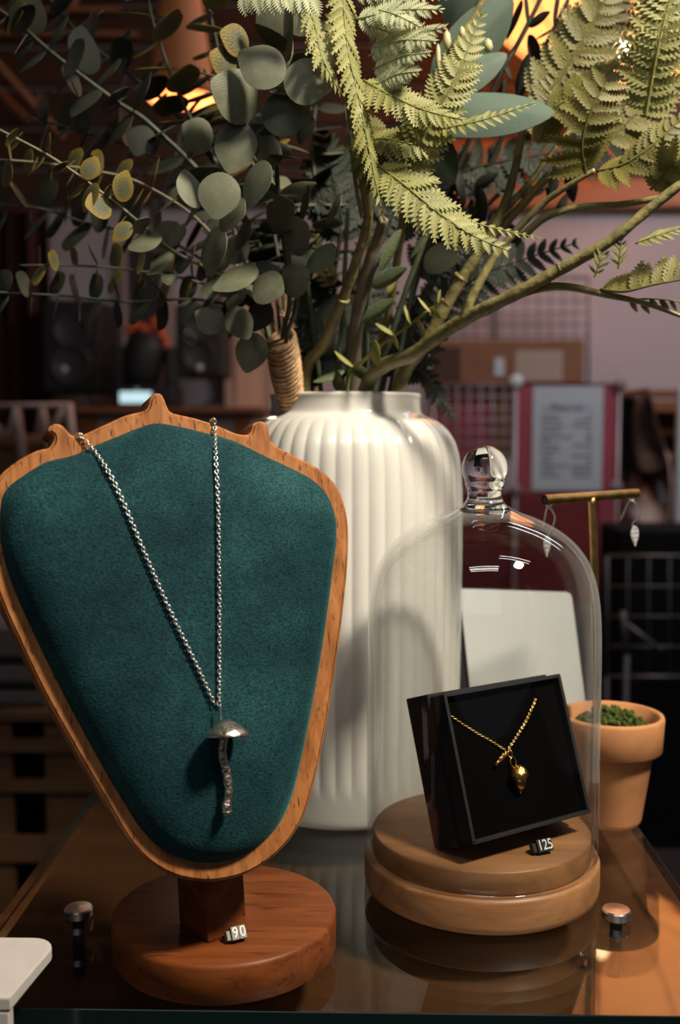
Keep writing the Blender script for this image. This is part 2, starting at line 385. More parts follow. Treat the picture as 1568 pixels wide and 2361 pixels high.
M['bulb'] = glow('bulb', (1.0, 0.62, 0.30), 14.0)
M['bulb_soft'] = glow('bulb_soft', (1.0, 0.55, 0.22), 12.0)
M['tube_glow'] = glow('tube_glow', (1.0, 0.95, 0.86), 24.0)
M['glass_dark'] = plain('glass_dark', (0.05, 0.035, 0.035), 0.08, spec=0.6)
M['frame_pale'] = plain('frame_pale', (0.34, 0.27, 0.25), 0.6)

# ------------------------------------------------------------------ the room
def struct(name, vf, mat, parent=None, smooth=False):
    o = mobj(name, vf, mat, parent, smooth); o['kind'] = 'structure'; return o
FLZ, CEZ, WY = -0.95, 2.35, 4.2
struct('floor', bb(-3.2, 3.2, -3.0, WY+0.1, FLZ-0.05, FLZ), M['floor'])
ceil = struct('ceiling', bb(-3.2, 3.2, -3.0, WY+0.1, CEZ, CEZ+0.05), M['ceiling'])
zt = P(1300, 482, WY).z
wb = struct('wall_back', bb(-3.2, 3.2, WY, WY+0.1, FLZ, CEZ), M['wall_white'])
nz = 8; ph = (CEZ-zt)/nz
for i in range(nz):
    pl = mobj('plank', bb(-3.1, 3.1, WY-0.035, WY, zt+i*ph+0.012, zt+(i+1)*ph-0.004, 0.006), M['wall_plank'], wb, False)
for s, nm in ((-1, 'wall_left'), (1, 'wall_right')):
    struct(nm, bb(s*3.2, s*3.25, -3.0, WY, FLZ, CEZ), M['wall_white'])
# thin battens and a sloping brace high on the plank wall
def bar(a, b, r, segs=6): return tube([a, b], r, segs)
tr = struct('trim_1', join(bar(P(-60, 22, 4.1), P(275, 20, 4.1), 0.010), bar(P(165, 22, 4.1), P(190, -30, 4.1), 0.008)), M['trim_wood'])
struct('trim_2', join(bar(P(-60, 75, 4.12), P(320, 78, 4.12), 0.010), bar(P(160, 0, 4.12), P(175, 22, 4.12), 0.008)), M['trim_wood'])
struct('trim_3', bar(P(-10, 140, 4.0), P(148, 318, 4.12), 0.012), M['trim_wood'])
struct('trim_4', bar(P(-40, 170, 4.05), P(68, 280, 4.14), 0.012), M['trim_wood'])
struct('trim_5', pxbox(1000, 410, 1700, 480, WY-0.06, 0.06, 0.01), M['trim_wood'])
struct('trim_6', pxbox(1000, 320, 1700, 385, WY-0.06, 0.06, 0.01), M['trim_wood'])

# ------------------------------------------------------------------ cabinet with raised glass shelf
TZ = -0.028
GX0, GX1, GY0, GY1 = -0.1805, 0.1665, 0.4125, 0.80
t = thing('display_cabinet', 'orange-brown wooden display cabinet under the raised glass shelf', 'cabinet', (0, 0.62, FLZ))
mobj('cabinet_top', bb(-0.2015, 0.186, 0.405, 0.84, TZ-0.03, TZ, 0.002), M['table_wood'], t, False)
mobj('cabinet_body', bb(-0.20, 0.175, 0.425, 0.83, FLZ, TZ-0.03, 0.004), M['black_matte'], t, False)
sv = bb(GX0, GX1, GY0, GY1, -0.008, 0.0, 0.0006)
t = mobj('glass_shelf', sv, M['shelf_glass'], None, False, origin=((GX0+GX1)/2, 0.6, -0.008))
tag(t, 'clear glass shelf with dark teal edges held above the wooden cabinet', 'shelf')
t.data.materials.append(M['edge_glass'])
for p in t.data.polygons:
    if abs(p.normal.z) < 0.5: p.material_index = 1
def bolt(px, py, label):
    c = G(px, py, 0.004); c.z = 0
    r = thing('shelf_bolt', label, 'bolt', (c.x, c.y, TZ), 'chrome bolts holding the glass shelf')
    mobj('washer', lathe([(0, 0), (0.0062, 0), (0.0062, 0.0016), (0, 0.0016)], c, 32), M['bell_glass'], r)
    mobj('cap', lathe([(0, 0.0014), (0.0066, 0.0014), (0.0070, 0.0020), (0.0070, 0.0052), (0.0064, 0.0060), (0, 0.0062)], c, 64), M['chrome'], r, False)
    mobj('rod', lathe([(0, TZ), (0.0030, TZ), (0.0030, 0.001), (0, 0.001)], c, 24), M['lamp_metal'], r)
bolt(1421, 2104, 'chrome shelf bolt in the glass beside the cloche base')
bolt(181, 2100, 'chrome shelf bolt in the glass behind the white stand')

# ------------------------------------------------------------------ necklace bust
BC = Vector((-0.0645, 0.4665, 0)); BR, BH = 0.0518, 0.0178
nb = thing('necklace_bust', 'wooden necklace bust with teal velvet pad on a round wooden base', 'necklace bust', BC)
mobj('base', lathe([(0, 0), (BR-0.001, 0), (BR, 0.001), (BR, BH-0.002), (BR-0.0006, BH-0.0006), (BR-0.002, BH), (0, BH)], BC, 96), M['base_wood'], nb)
PHI, LEAN = math.radians(24), math.radians(10)
BN = Vector((math.sin(PHI)*math.cos(LEAN), -math.cos(PHI)*math.cos(LEAN), math.sin(LEAN)))
B0 = P(470, 2033, 0.412)
OUT = [(330,947),(341,938),(346,918),(354,908),(364,905),(374,909),(381,922),(389,942),(402,952),(450,963),(500,979),(545,998),(572,1001),(580,992),(583,979),(590,973),(602,970),(614,974),(620,984),(623,1003),(634,1024),(680,1050),(730,1076),(768,1108),(793,1155),(804,1215),(803,1300),(791,1420),(770,1570),(745,1720),(715,1845),(685,1916),(640,1970),(580,2011),(520,2030),(465,2034),(400,2021),(340,1986),(292,1932),(245,1852),(180,1742),(100,1600),(40,1475),(0,1385),(-30,1290),(-34,1210),(-22,1140),(0,1096),(45,1059),(89,1037),(112,1032),(123,1016),(122,1003),(110,996),(113,984),(127,976),(143,979),(156,992),(168,1003),(190,1002),(241,979),(290,957)]
PAD = [(348,974),(400,978),(470,994),(540,1014),(610,1048),(670,1076),(722,1104),(757,1140),(776,1192),(778,1245),(767,1340),(748,1480),(724,1620),(700,1740),(676,1838),(645,1905),(600,1953),(550,1982),(495,1994),(430,1988),(372,1962),(325,1916),(285,1855),(215,1735),(130,1575),(60,1430),(20,1335),(-2,1250),(-2,1160),(14,1123),(45,1098),(89,1070),(116,1059),(167,1047),(212,1027),(268,1004)]
outl = crv([PL(x, y, B0, BN) for x, y in OUT], 3, True)
mobj('frame_board', prism(outl, BN, 0.021, 0.0014, 3), M['frame_wood'], nb)
for p in bpy.data.objects['frame_board'].data.polygons:
    if len(p.vertices) > 4: p.use_smooth = False
padl = crv([PL(x, y, B0, BN) for x, y in PAD], 3, True)
pc = sum(padl, Vector())/len(padl)
NR = 22; V = []; F = []; NP = len(padl)
for j in range(NR):
    s = 1-j/NR
    h = 0.0150*(1-s**5)**0.75 + 0.0008
    V += [pc+(q-pc)*s+BN*(h-(0.002 if j == 0 else 0)) for q in padl]
V.append(pc+BN*0.0158); 
for j in range(NR-1):
    for i in range(NP):
        k = (i+1) % NP; F.append((j*NP+i, j*NP+k, (j+1)*NP+k, (j+1)*NP+i))
for i in range(NP): F.append(((NR-1)*NP+i, (NR-1)*NP+(i+1) % NP, NR*NP))
F = [tuple(reversed(f)) for f in F] if (V[1]-V[0]).cross(V[NP]-V[0]).dot(BN) < 0 else F
mobj('velvet_pad', (V, F), M['velvet'], nb)
PADT = BVHTree.FromPolygons(V, F)
def onpad(px, py, lift=0.0):
    d = ray(px, py).normalized(); hit = PADT.ray_cast(CAMP, d)[0]
    p = hit if hit is not None else PL(px, py, B0, BN)
    return p+BN*lift
# post, square, turned like the board
SX = Vector((math.cos(PHI+0.30), math.sin(PHI+0.30), 0)); SY = Vector((-SX.y, SX.x, 0))
pf = G(480, 2176, BH); pw, pd = 0.0205, 0.024
pcn = pf+SX*pw/2+SY*pd/2
MP = Matrix((SX, SY, Vector((0, 0, 1)))).transposed()
Vp, Fp = box((pcn.x, pcn.y, BH+0.045), pw, pd, 0.09, 0.0008, MP)
Vp = [v+Vector((-math.sin(PHI), math.cos(PHI), 0))*max(0, (v.z-BH))*0.20 for v in Vp]
mobj('post', (Vp, Fp), M['base_wood'], nb, False)

# silver chain and mushroom pendant
def torus_link(name, L, Wd, r, mat, n=14, m=6):
    V, F = [], []
    for i in range(n):
        a = 2*math.pi*i/n; c = Vector(((Wd/2-r)*math.cos(a), (L/2-r)*math.sin(a), 0)); o = Vector((math.cos(a), math.sin(a), 0))
        for k in range(m):
            b = 2*math.pi*k/m; V.append(c+o*(r*math.cos(b))+Vector((0, 0, r*math.sin(b))))
    for i in range(n):
        for k in range(m): F.append((i*m+k, ((i+1) % n)*m+k, ((i+1) % n)*m+(k+1) % m, i*m+(k+1) % m))
    return meshdata(name, V, F, mat)
def chain(pts, pitch, me, parent, nrm, twist=0.25):
    seg = [0.0]
    for a, b in zip(pts[:-1], pts[1:]): seg.append(seg[-1]+(b-a).length)
    n = int(seg[-1]/pitch); j = 0
    for i in range(n+1):
        d = i*pitch
        while j < len(seg)-2 and seg[j+1] < d: j += 1
        f = (d-seg[j])/max(1e-9, seg[j+1]-seg[j]); p = pts[j].lerp(pts[j+1], f); tdir = (pts[j+1]-pts[j]).normalized()
        z = (nrm-tdir*nrm.dot(tdir)).normalized(); x = tdir.cross(z)
        a = twist+(math.pi/2 if i % 2 else 0)
        z2 = z*math.cos(a)+x*math.sin(a); x2 = tdir.cross(z2)
        inst('link', me, frame(p, x2, tdir, z2), parent)
k = mpp(onpad(500, 1600))
sn = thing('mushroom_necklace', 'silver chain necklace with mushroom pendant hanging over teal velvet', 'necklace', onpad(505, 1870, 0.001))
LINK = torus_link('link', 15.5*k, 11.5*k, 1.55*k, M['silver'])
edge = [onpad(x, y) for x, y in ((180, 1000), (491, 966))]
left = [PL(180, 999, B0, BN)-BN*0.004, PL(182, 1002, B0, BN)+BN*0.0012]+[onpad(x, y, 0.0014) for x, y in ((196, 1018), (215, 1040), (238, 1072), (260, 1110), (290, 1175), (320, 1247), (360, 1340), (400, 1428), (450, 1530), (488, 1612), (496, 1624))]
right = [PL(491, 965, B0, BN)-BN*0.004, PL(492, 968, B0, BN)+BN*0.0012]+[onpad(x, y, 0.0014) for x, y in ((493, 990), (495, 1050), (499, 1120), (502, 1200), (503, 1300), (504, 1400), (504, 1500), (504, 1580), (503, 1622))]
chain(crv(left, 5), 9.0*k, LINK, sn, BN); chain(crv(right, 5), 9.0*k, LINK, sn, BN)
BAILME = torus_link('bail', 44*k, 9*k, 1.6*k, M['silver'])
bu = (UP-BN*UP.dot(BN)).normalized()
inst('bail', BAILME, frame(onpad(502, 1642, 0.0042), BN, bu, bu.cross(BN)*-1), sn)
# cap: lathe around the pendant axis, tilted
cax = (UP*0.98-BN*0.16+RIGHT*0.05).normalized(); cc = onpad(511, 1688, 0.0082)
R0 = 49*k
prof = [(0, 33*k), (5*k, 32*k), (13*k, 28*k), (24*k, 22*k), (35*k, 14*k), (44*k, 6*k), (R0, -2*k), (R0-1.5*k, -6*k), (43*k, -6*k), (30*k, 2*k), (10*k, 5*k), (0, 5*k)]
random.seed(3)
wob = [random.uniform(-1, 1) for _ in range(6)]
cv = lathe(prof, (0, 0, 0), 40, lambda r, z, a, j: r*(1+0.035*wob[0]*math.sin(2*a+1)+0.03*wob[1]*math.sin(3*a)+0.02*math.sin(5*a+wob[2])))
X1 = cax.orthogonal().normalized(); Y1 = cax.cross(X1)
mobj('mushroom_cap', xf(cv, frame(cc, X1, Y1, cax)), M['silver_cap'], sn)
stp = [(510, 1684, .0076, 9), (506, 1712, .0052, 9), (507, 1740, .0036, 9.5), (515, 1768, .0028, 10), (520, 1796, .0028, 10), (522, 1822, .0032, 9.5), (519, 1845, .0032, 9), (517, 1853, .0034, 11), (518, 1868, .0034, 10.5), (518, 1871, .0034, 7)]
pts = crv([onpad(a, b, c) for a, b, c, d in stp], 5); rad = []
for i in range(len(pts)):
    f = i/5; j = min(int(f), len(stp)-2); rad.append((stp[j][3]+(stp[j+1][3]-stp[j][3])*(f-j))*k*(1+0.09*math.sin(i*2.1)+0.06*math.sin(i*1.3)))
mobj('mushroom_stem', tube(pts, rad, 14), M['silver_cast'], sn)

# price tags
def price_tag(px, py, zs, digits, label, wpx, hpx, tile, back, ya=29, lean=33):
    p = G(px, py, zs); kk = mpp(p); ya = math.radians(ya); le = math.radians(lean)
    s = Vector((math.cos(ya), math.sin(ya), 0)); n = Vector((math.sin(ya), -math.cos(ya), 0)); u = Vector((0, 0, 1))
    u2 = u*math.cos(le)-n*math.sin(le); n2 = n*math.cos(le)+u*math.sin(le)
    Mx = Matrix((s, u2, n2)).transposed(); W_, H_, T_ = wpx*kk, hpx*kk, 0.0042
    o = p+s*W_/2+u2*H_/2+n2*0+Vector((0, 0, T_*math.sin(le)))
    r = thing('price_tag', label, 'price tag', p, 'small clip-together price tags')
    tw = W_/len(digits)
    for i, ch in enumerate(digits):
        c = o+s*(tw*(i+0.5)-W_/2)-n2*T_/2
        tl = mobj('digit_tile', box(c, tw*0.97, H_, T_, 0.00025, Mx), tile, r, False)
        dg = textmesh(ch, H_*1.12)
        mobj('digit', xf(dg, frame(c+n2*(T_/2+0.00005), s*0.92, u2, n2)), M['print_white'], tl, False)
    mobj('end_clip', box(o-s*(W_/2+5.5*kk)-u2*2*kk-n2*(T_/2+0.0006), 9*kk, H_*0.72, T_*0.8, 0.0002, Mx), tile, r, False)
price_tag(537, 2181, BH, '90', 'grey price tag reading 90 on the bust base', 37, 30, M['tag_grey'], M['tag_black'])

# ------------------------------------------------------------------ ribbed vase
VC = Vector((-0.0121, 0.675, 0)); RV = 0.0752
def vz(py): return (CAMP.z + (VC.y)*math.tan(math.atan((1180.5-py)/FPX)-PITCH))
prof = [(0, 0.004), (0.060, 0.004), (0.066, 0.0), (0.0685, 0.001), (0.070, 0.004), (0.0712, 0.012), (0.0722, 0.020), (0.073, 0.03), (0.074, 0.06), (0.0748, 0.10), (0.0752, 0.15), (0.0752, 0.19), (0.0749, 0.205), (0.0735, 0.222), (0.0705, 0.234), (0.0655, 0.2425), (0.0590, 0.2485), (0.0530, 0.2512), (0.0496, 0.2532), (0.0483, 0.256), (0.0481, 0.262), (0.0486, 0.2645), (0.0482, 0.2660), (0.0468, 0.2664), (0.0452, 0.2655), (0.0448, 0.262), (0.0448, 0.250), (0.055, 0.243), (0.066, 0.23), (0.0695, 0.20), (0.0690, 0.10), (0.0660, 0.03), (0.060, 0.012), (0, 0.010)]
zo = vz(908)-0.2664; prof = [(r, z*(1+zo/0.2664)) for r, z in prof]
zs_ = 1+zo/0.2664
# refine the profile
pp = crv([Vector((r, z, 0)) for r, z in prof], 3); prof2 = [(max(0, v.x), v.y) for v in pp]; nout = 24*3
def ribs(r, z, a, j):
    if j > nout: return r
    zz = z/zs_
    amp = 0.00058*max(0, min(1, (zz-0.020)/0.010))*max(0, min(1, (0.2515-zz)/0.008))
    return r + amp*(abs(math.cos(24*a))**0.85*2-1.25)
vs_o = mobj('ribbed_vase', lathe(prof2, VC, 48*10, ribs), M['ceramic'], None, origin=VC)
tag(vs_o, 'tall cream ceramic vase with vertical ribs holding artificial foliage', 'vase')

# ------------------------------------------------------------------ cloche: base, bell, gift box
DC = Vector((0.0622, 0.5387, 0)); DR = 0.0617; DZ1, DZ2 = 0.0180, 0.0300
cb = thing('cloche_base', 'round two-step wooden base under the glass bell', 'wooden base', DC)
mobj('lower_disc', lathe([(0, 0), (DR-0.0022, 0), (DR-0.0006, 0.0012), (DR, 0.004), (DR, DZ1-0.0022), (DR-0.0008, DZ1-0.0007), (DR-0.0024, DZ1), (0, DZ1)], DC, 96), M['dome_wood'], cb)
mobj('upper_disc', lathe([(0, DZ1), (0.0570, DZ1), (0.0572, DZ1+0.001), (0.0572, DZ2-0.0010), (0.0564, DZ2), (0, DZ2)], DC, 96), M['dome_wood'], cb)
gb = thing('glass_cloche', 'clear glass bell cloche with ball knob over the gift box', 'cloche', DC+Vector((0, 0, DZ1)))
def dz(py): return CAMP.z + DC.y*math.tan(math.atan((1180.5-py)/FPX)-PITCH)
kd = 0.5387*1.003/FPX*1.02
RB = 0.0606
pr_out = [(RB, DZ1+0.0004), (RB, 0.05), (RB, 0.10), (RB*0.998, dz(1480)), (RB*0.985, dz(1400)), (RB*0.95, dz(1340)), (RB*0.88, dz(1290)), (RB*0.765, dz(1248)), (RB*0.62, dz(1218)), (RB*0.46, dz(1196)), (RB*0.31, dz(1181)), (RB*0.225, dz(1170)), (RB*0.17, dz(1160))]
oc = [(v.x, v.y) for v in crv([Vector((r, z, 0)) for r, z in pr_out], 4)]
TH = 0.0020
ic = []
for i, (r, z) in enumerate(oc):
    a, b = oc[max(i-1, 0)], oc[min(i+1, len(oc)-1)]; tx, ty = b[0]-a[0], b[1]-a[1]; L = math.hypot(tx, ty) or 1
    ic.append((r-ty/L*TH, z+tx/L*TH))
ic[0] = (RB-TH, DZ1+0.0004)
shell = oc + list(reversed([(max(0.002, r), z) for r, z in ic]))
mobj('bell', lathe(shell, DC, 96, close=True), M['bell_glass'], gb)
kb = dz(1080); kr = 52*kd
kp = [(0, dz(1186)), (RB*0.17, dz(1184)), (RB*0.215, dz(1172)), (RB*0.175, dz(1160)), (39*kd, dz(1148)), (38*kd, dz(1135)), (40*kd, dz(1126)), (44*kd, dz(1118))]
for i in range(1, 13):
    a = -0.72+(math.pi/2+0.72)*i/12
    kp.append((max(0, kr*math.cos(a)), kb+kr*math.sin(a)))
kp[-1] = (0, kb+kr)
mobj('knob', lathe([(v.x if v.x > 1e-6 else 0, v.y) for v in crv([Vector((r, z, 0)) for r, z in kp], 2)], DC, 64), M['knob_glass'], gb)

# gift box: pose from its own corners (turned and leaning back on its rear edge)
GYA, GLE = math.radians(33.7), math.radians(19.3)
gs = Vector((math.cos(GYA), math.sin(GYA), 0)); gn = Vector((math.sin(GYA), -math.cos(GYA), 0)); gu = Vector((0, 0, 1))
gu2 = gu*math.cos(GLE)-gn*math.sin(GLE); gn2 = gn*math.cos(GLE)+gu*math.sin(GLE)
GO = G(1001, 1957, DZ2); GO.z = DZ2+0.0002
sc_ = 1.022; GW, GH, GD = 0.0794*sc_, 0.0735*sc_, 0.0300*sc_
MG = Matrix((gs, gn2, gu2)).transposed()
def gp(a, b, c): return GO+gs*a+gn2*b+gu2*c
gx = thing('gift_box', 'open black gift box leaning back inside the glass cloche', 'gift box', GO)
gd1 = GD*0.62; WT = 0.0015
def gbox(a0, a1, b0, b1, c0, c1, bev=0.0004): return box(gp((a0+a1)/2, (b0+b1)/2, (c0+c1)/2), a1-a0, b1-b0, c1-c0, bev, MG)
mobj('box_body', gbox(0, GW, 0, gd1, 0, GH, 0.0006), M['box_black'], gx, False)
i0 = 0.0016
tray = mobj('tray', join(gbox(i0, i0+WT, gd1, GD, i0, GH-i0), gbox(GW-i0-WT, GW-i0, gd1, GD, i0, GH-i0), gbox(i0, GW-i0, gd1, GD, i0, i0+WT), gbox(i0, GW-i0, gd1, GD, GH-i0-WT, GH-i0)), M['box_black'], gx, False)
mobj('rim', join(gbox(i0-0.0004, i0+WT, GD, GD+0.0005, i0, GH-i0, 0.0002), gbox(GW-i0-WT, GW-i0+0.0004, GD, GD+0.0005, i0, GH-i0, 0.0002), gbox(i0, GW-i0, GD, GD+0.0005, i0-0.0004, i0+WT, 0.0002), gbox(i0, GW-i0, GD, GD+0.0005, GH-i0-WT, GH-i0+0.0004, 0.0002)), M['box_edge'], tray, False)
INB = GD-0.0035
mobj('insert', gbox(i0+WT, GW-i0-WT, gd1, INB, i0+WT, GH-i0-WT), M['box_velvet'], gx, False)
wa = [gp(GW*0.2, 0.0, 0.03), gp(GW*0.8, 0.0, 0.03)]
wv = []
for a in (GW*0.2, GW*0.8):
    p0 = gp(a, 0.0005, 0.0); p1 = gp(a, 0.0005, 0.028); p2 = Vector((p1.x-gn.x*0.004, p1.y-gn.y*0.004, DZ2+0.0002)); p0.z = DZ2+0.0002
    wv += [p0, p1, p2]
mobj('easel_back', (wv, [(0, 1, 2), (5, 4, 3), (0, 3, 4, 1), (1, 4, 5, 2), (2, 5, 3, 0)]), M['box_black'], gx, False)
# gold acorn necklace on the insert
IP = gp(GW/2, INB, GH/2)
def onbox(px, py, lift=0.0): return PL(px, py, IP, gn2)+gn2*lift
kg = mpp(IP)
gnk = thing('acorn_necklace', 'fine gold chain necklace with acorn and leaf charms in black box', 'necklace', onbox(1186, 1835))
GL = torus_link('link', 8.6*kg, 7.4*kg, 1.15*kg, M['gold'], 10, 5)
chain(crv([onbox(1028, 1644, 0.0006), onbox(1034, 1648, .0008), onbox(1062, 1668, .0008), onbox(1100, 1692, .0008), onbox(1135, 1712, .0008), onbox(1162, 1729, .0009)], 6), 5.2*kg, GL, gnk, gn2, 0.6)
chain(crv([onbox(1233, 1613, 0.0004), onbox(1228, 1625, .0008), onbox(1212, 1660, .0008), onbox(1190, 1697, .0008), onbox(1168, 1729, .0009)], 6), 5.2*kg, GL, gnk, gn2, 0.3)
JR = torus_link('jump_ring', 20*kg, 13*kg, 1.5*kg, M['gold'], 16, 6)
inst('jump_ring', JR, frame(onbox(1172, 1738, 0.0014), (gs+gn2).normalized(), gu2, (gs+gn2).normalized().cross(gu2)), gnk)
AL = torus_link('acorn_loop', 27*kg, 20*kg, 1.9*kg, M['gold'], 18, 6)
inst('acorn_loop', AL, frame(onbox(1177, 1758, 0.0022), gs, gu2, gs.cross(gu2)), gnk)
aax = (UP*0.97-RIGHT*0.06).normalized(); ax1 = aax.orthogonal().normalized(); ay1 = aax.cross(ax1)
ac = onbox(1184, 1784, 0.0044)
mobj('acorn_cap', xf(lathe([(0, 19*kg), (5*kg, 18*kg), (13*kg, 13*kg), (19*kg, 4*kg), (21*kg, -4*kg), (19.5*kg, -9*kg), (14*kg, -10*kg), (0, -8*kg)], (0, 0, 0), 24, lambda r, z, a, j: r*(1+0.05*math.sin(9*a+j*2.5))), frame(ac, ax1, ay1, aax)), M['gold_cast'], gnk)
mobj('acorn_nut', xf(lathe([(0, -7*kg), (15*kg, -8*kg), (16*kg, -17*kg), (14*kg, -27*kg), (9*kg, -36*kg), (4*kg, -40*kg), (2.4*kg, -44*kg), (0, -52*kg)], (0, 0, 0), 24), frame(ac, ax1, ay1, aax)), M['gold'], gnk)
# lobed leaf charm
lp = []; LN = 52*kg
for i in range(21):
    f = i/20; wd = LN*0.24*math.sin(math.pi*min(1, f*0.96+0.04))**0.7*(1+0.28*math.cos(f*math.pi*9)); lp.append((f*LN, wd))
l0 = onbox(1166, 1732, 0.0020); l1 = onbox(1124, 1776, 0.0016); ld = (l1-l0).normalized(); lx = (ld.cross(gn2)).normalized(); lx = (lx*0.75+gn2*0.66).normalized(); ln = lx.cross(ld)
V, F = [], []
for f, wd in lp:
    c = l0+ld*f
    V += [c+lx*wd+ln*0.0004, c+ln*0.0012, c-lx*wd+ln*0.0004, c-ln*0.0002]
for i in range(20):
    for q in range(4): F.append((i*4+q, i*4+(q+1) % 4, (i+1)*4+(q+1) % 4, (i+1)*4+q))
mobj('leaf_charm', (V, F), M['gold_cast'], gnk)
price_tag(1244, 1976, DZ2, '125', 'black price tag reading 125 on the cloche base', 41, 29, M['tag_black'], M['tag_black'], 26, 30)

# ------------------------------------------------------------------ white plaque, pot, earring stand
QN = Vector((0.16, -0.97, 0.18)).normalized(); Q0 = P(1200, 1500, 0.715)
qa = [PL(x, y, Q0, QN) for x, y in ((1070, 1357), (1310, 1366), (1319, 1376), (1346, 1600), (1366, 1770))]
def onq(px, py): return PL(px, py, Q0, QN)
zb = 0.0003
qc = [onq(1060, 1360), onq(1064, 1357), onq(1306, 1365), onq(1315, 1369), onq(1319, 1378), onq(1349, 1612)]
dr = (qc[5]-qc[4]).normalized(); dl = (onq(1091, 1570)-onq(1070, 1372)).normalized()
br_ = qc[5]+dr*((zb-qc[5].z)/dr.z); bl_ = qc[0]+dl*((zb-qc[0].z)/dl.z)
pq = thing('plaque', 'plain white rounded plaque with dark edges standing behind the cloche', 'sign', (br_+bl_)/2)
mobj('white_face', prism(qc+[br_, bl_], QN, 0.0014), M['plaque'], pq, False)
mobj('backing', prism([p-QN*0.0014-RIGHT*0.0008 for p in qc+[br_, bl_]], QN, 0.004), M['plaque_edge'], pq, False)

PC = G(1418, 1921, 0); PC.y += 0.019; PC.x += 0.0012; kp_ = 0.63/FPX
pt = thing('flower_pot', 'small terracotta pot filled with green moss on the shelf edge', 'pot', PC)
def pz(py): return CAMP.z+PC.y*math.tan(math.atan((1180.5-py)/FPX)-PITCH)
zr, zc_ = pz(1640), pz(1722)
mobj('pot_body', lathe([(0, 0), (0.0165, 0), (0.0180, 0.001), (0.0190, 0.004), (0.0248, zc_-0.001), (0.0252, zc_), (0.0290, zc_), (0.0302, zc_+0.0012), (0.0312, zr-0.002), (0.0306, zr-0.0004), (0.0294, zr), (0.0278, zr-0.001), (0.0262, zc_+0.004), (0.0235, zc_-0.006), (0, zc_-0.006)], PC, 64), M['terracotta'], pt)
random.seed(11)
V, F = [], []
bm = bmesh.new()
for i in range(420):
    a = random.uniform(0, 2*math.pi); rr = 0.0245*math.sqrt(random.random())
    dome_ = 0.013*(1-(rr/0.027)**2)
    c = PC+Vector((rr*math.cos(a), rr*math.sin(a), zr-0.0125+dome_*random.uniform(0.8, 1.25)))
    vf = lathe([(0, -0.0017), (0.0014, -0.0006), (0.0013, 0.0008), (0, 0.0019)], c, 5)
    kx = len(V); V += [v+Vector((random.uniform(-.0005, .0005), random.uniform(-.0005, .0005), random.uniform(-.0005, .0005))) for v in vf[0]]; F += [tuple(q+kx for q in f) for f in vf[1]]
ms_ = mobj('moss', (V, F), M['moss'], pt, False); ms_['kind'] = 'stuff'
mobj('moss_bed', lathe([(0, zr-0.016), (0.0262, zr-0.016), (0.0255, zr-0.012), (0.016, zr-0.0075), (0, zr-0.0055)], PC, 32), M['moss'], pt)

es = thing('earring_stand', 'brass T-shaped earring stand rising from the mossy pot', 'earring stand', PC+Vector((0, 0, zr-0.012)))
sb = P(1352, 1640, PC.y); st = P(1364, 1146, PC.y-0.004)
sb = Vector((PC.x-0.008, PC.y, zr-0.012))
kq = mpp(st)
mobj('stem', tube(crv([sb, sb.lerp(P(1366, 1300, PC.y), 0.5), P(1370, 1290, PC.y-0.002), st], 6), [9*kq]*19, 14), M['brass'], es)
e0, e1 = P(1256, 1153, PC.y-0.022), P(1470, 1137, PC.y+0.016)
cross = mobj('crossbar', tube([e0, e0.lerp(e1, 0.3), e0.lerp(e1, 0.7), e1], [11.5*kq, 11*kq, 10.5*kq, 10*kq], 18, cap=False), M['brass'], es)
bd = (e1-e0).normalized()
mobj('bore', tube([e0+bd*0.0004, e1-bd*0.0004], 8*kq, 14), M['rubber'], cross)
def earring(pxs, hook, tipx, label, Yd):
    """pxs: ring centre; hook: pixel polyline; tipx: (top px, top py, bottom px, bottom py, width)"""
    rc = P(*pxs, Yd); ky = mpp(rc)
    r = thing('earring', label, 'earring', P(tipx[2], tipx[3], Yd), 'silver leaf earrings on the brass stand')
    mobj('ring', xf((lambda me: ([v.co.copy() for v in me.vertices], [tuple(p.vertices) for p in me.polygons]))(torus_link('tmp', 15*ky, 15*ky, 1.7*ky, M['silver'])), frame(rc, RIGHT, UP, -FWD)), M['silver'], r)
    hp = crv([P(x, y, Yd+dy) for x, y, dy in hook], 6)
    mobj('hook', tube(hp, 1.9*ky, 8), M['silver'], r)
    a, b = P(tipx[0], tipx[1], Yd), P(tipx[2], tipx[3], Yd); d = (b-a); L = d.length; d.normalize()
    n = (-FWD*0.9+RIGHT*0.25); n = (n-d*n.dot(d)).normalized(); x = d.cross(n); W_ = tipx[4]*ky
    V, F = [], []
    N = 14
    for i in range(N+1):
        f = i/N; wd = W_/2*math.sin(math.pi*min(1, 0.06+f*0.93)**0.8)*(1.0)
        c = a+d*(L*f); rg = 0.0003 if i % 3 == 0 else 0
        V += [c-x*wd+n*0.0002, c-x*wd*0.5+n*(0.0009-rg), c+n*0.0004, c+x*wd*0.5+n*(0.0009-rg), c+x*wd+n*0.0002, c-n*0.0004]
    for i in range(N):
        for q in range(6): F.append((i*6+q, i*6+(q+1) % 6, (i+1)*6+(q+1) % 6, (i+1)*6+q))
    mobj('leaf_drop', (V, F), M['silver_bright'], r, False)
earring((1457, 1149), [(1432, 1198, .004), (1440, 1180, .003), (1450, 1158, .001), (1457, 1154, 0), (1468, 1162, 0), (1476, 1180, 0), (1470, 1196, 0), (1460, 1206, 0), (1459, 1213, 0)], (1463, 1212, 1464, 1259, 21), 'silver leaf earring hanging from the free end of the brass bar', PC.y+0.014)
earring((1266, 1164), [(1252, 1215, .004), (1258, 1192, .003), (1260, 1178, .001), (1266, 1170, 0), (1275, 1180, 0), (1280, 1194, 0), (1276, 1212, 0), (1268, 1226, 0), (1266, 1232, 0)], (1262, 1234, 1260, 1284, 19), 'silver leaf earring hanging behind the glass bell', PC.y-0.018)

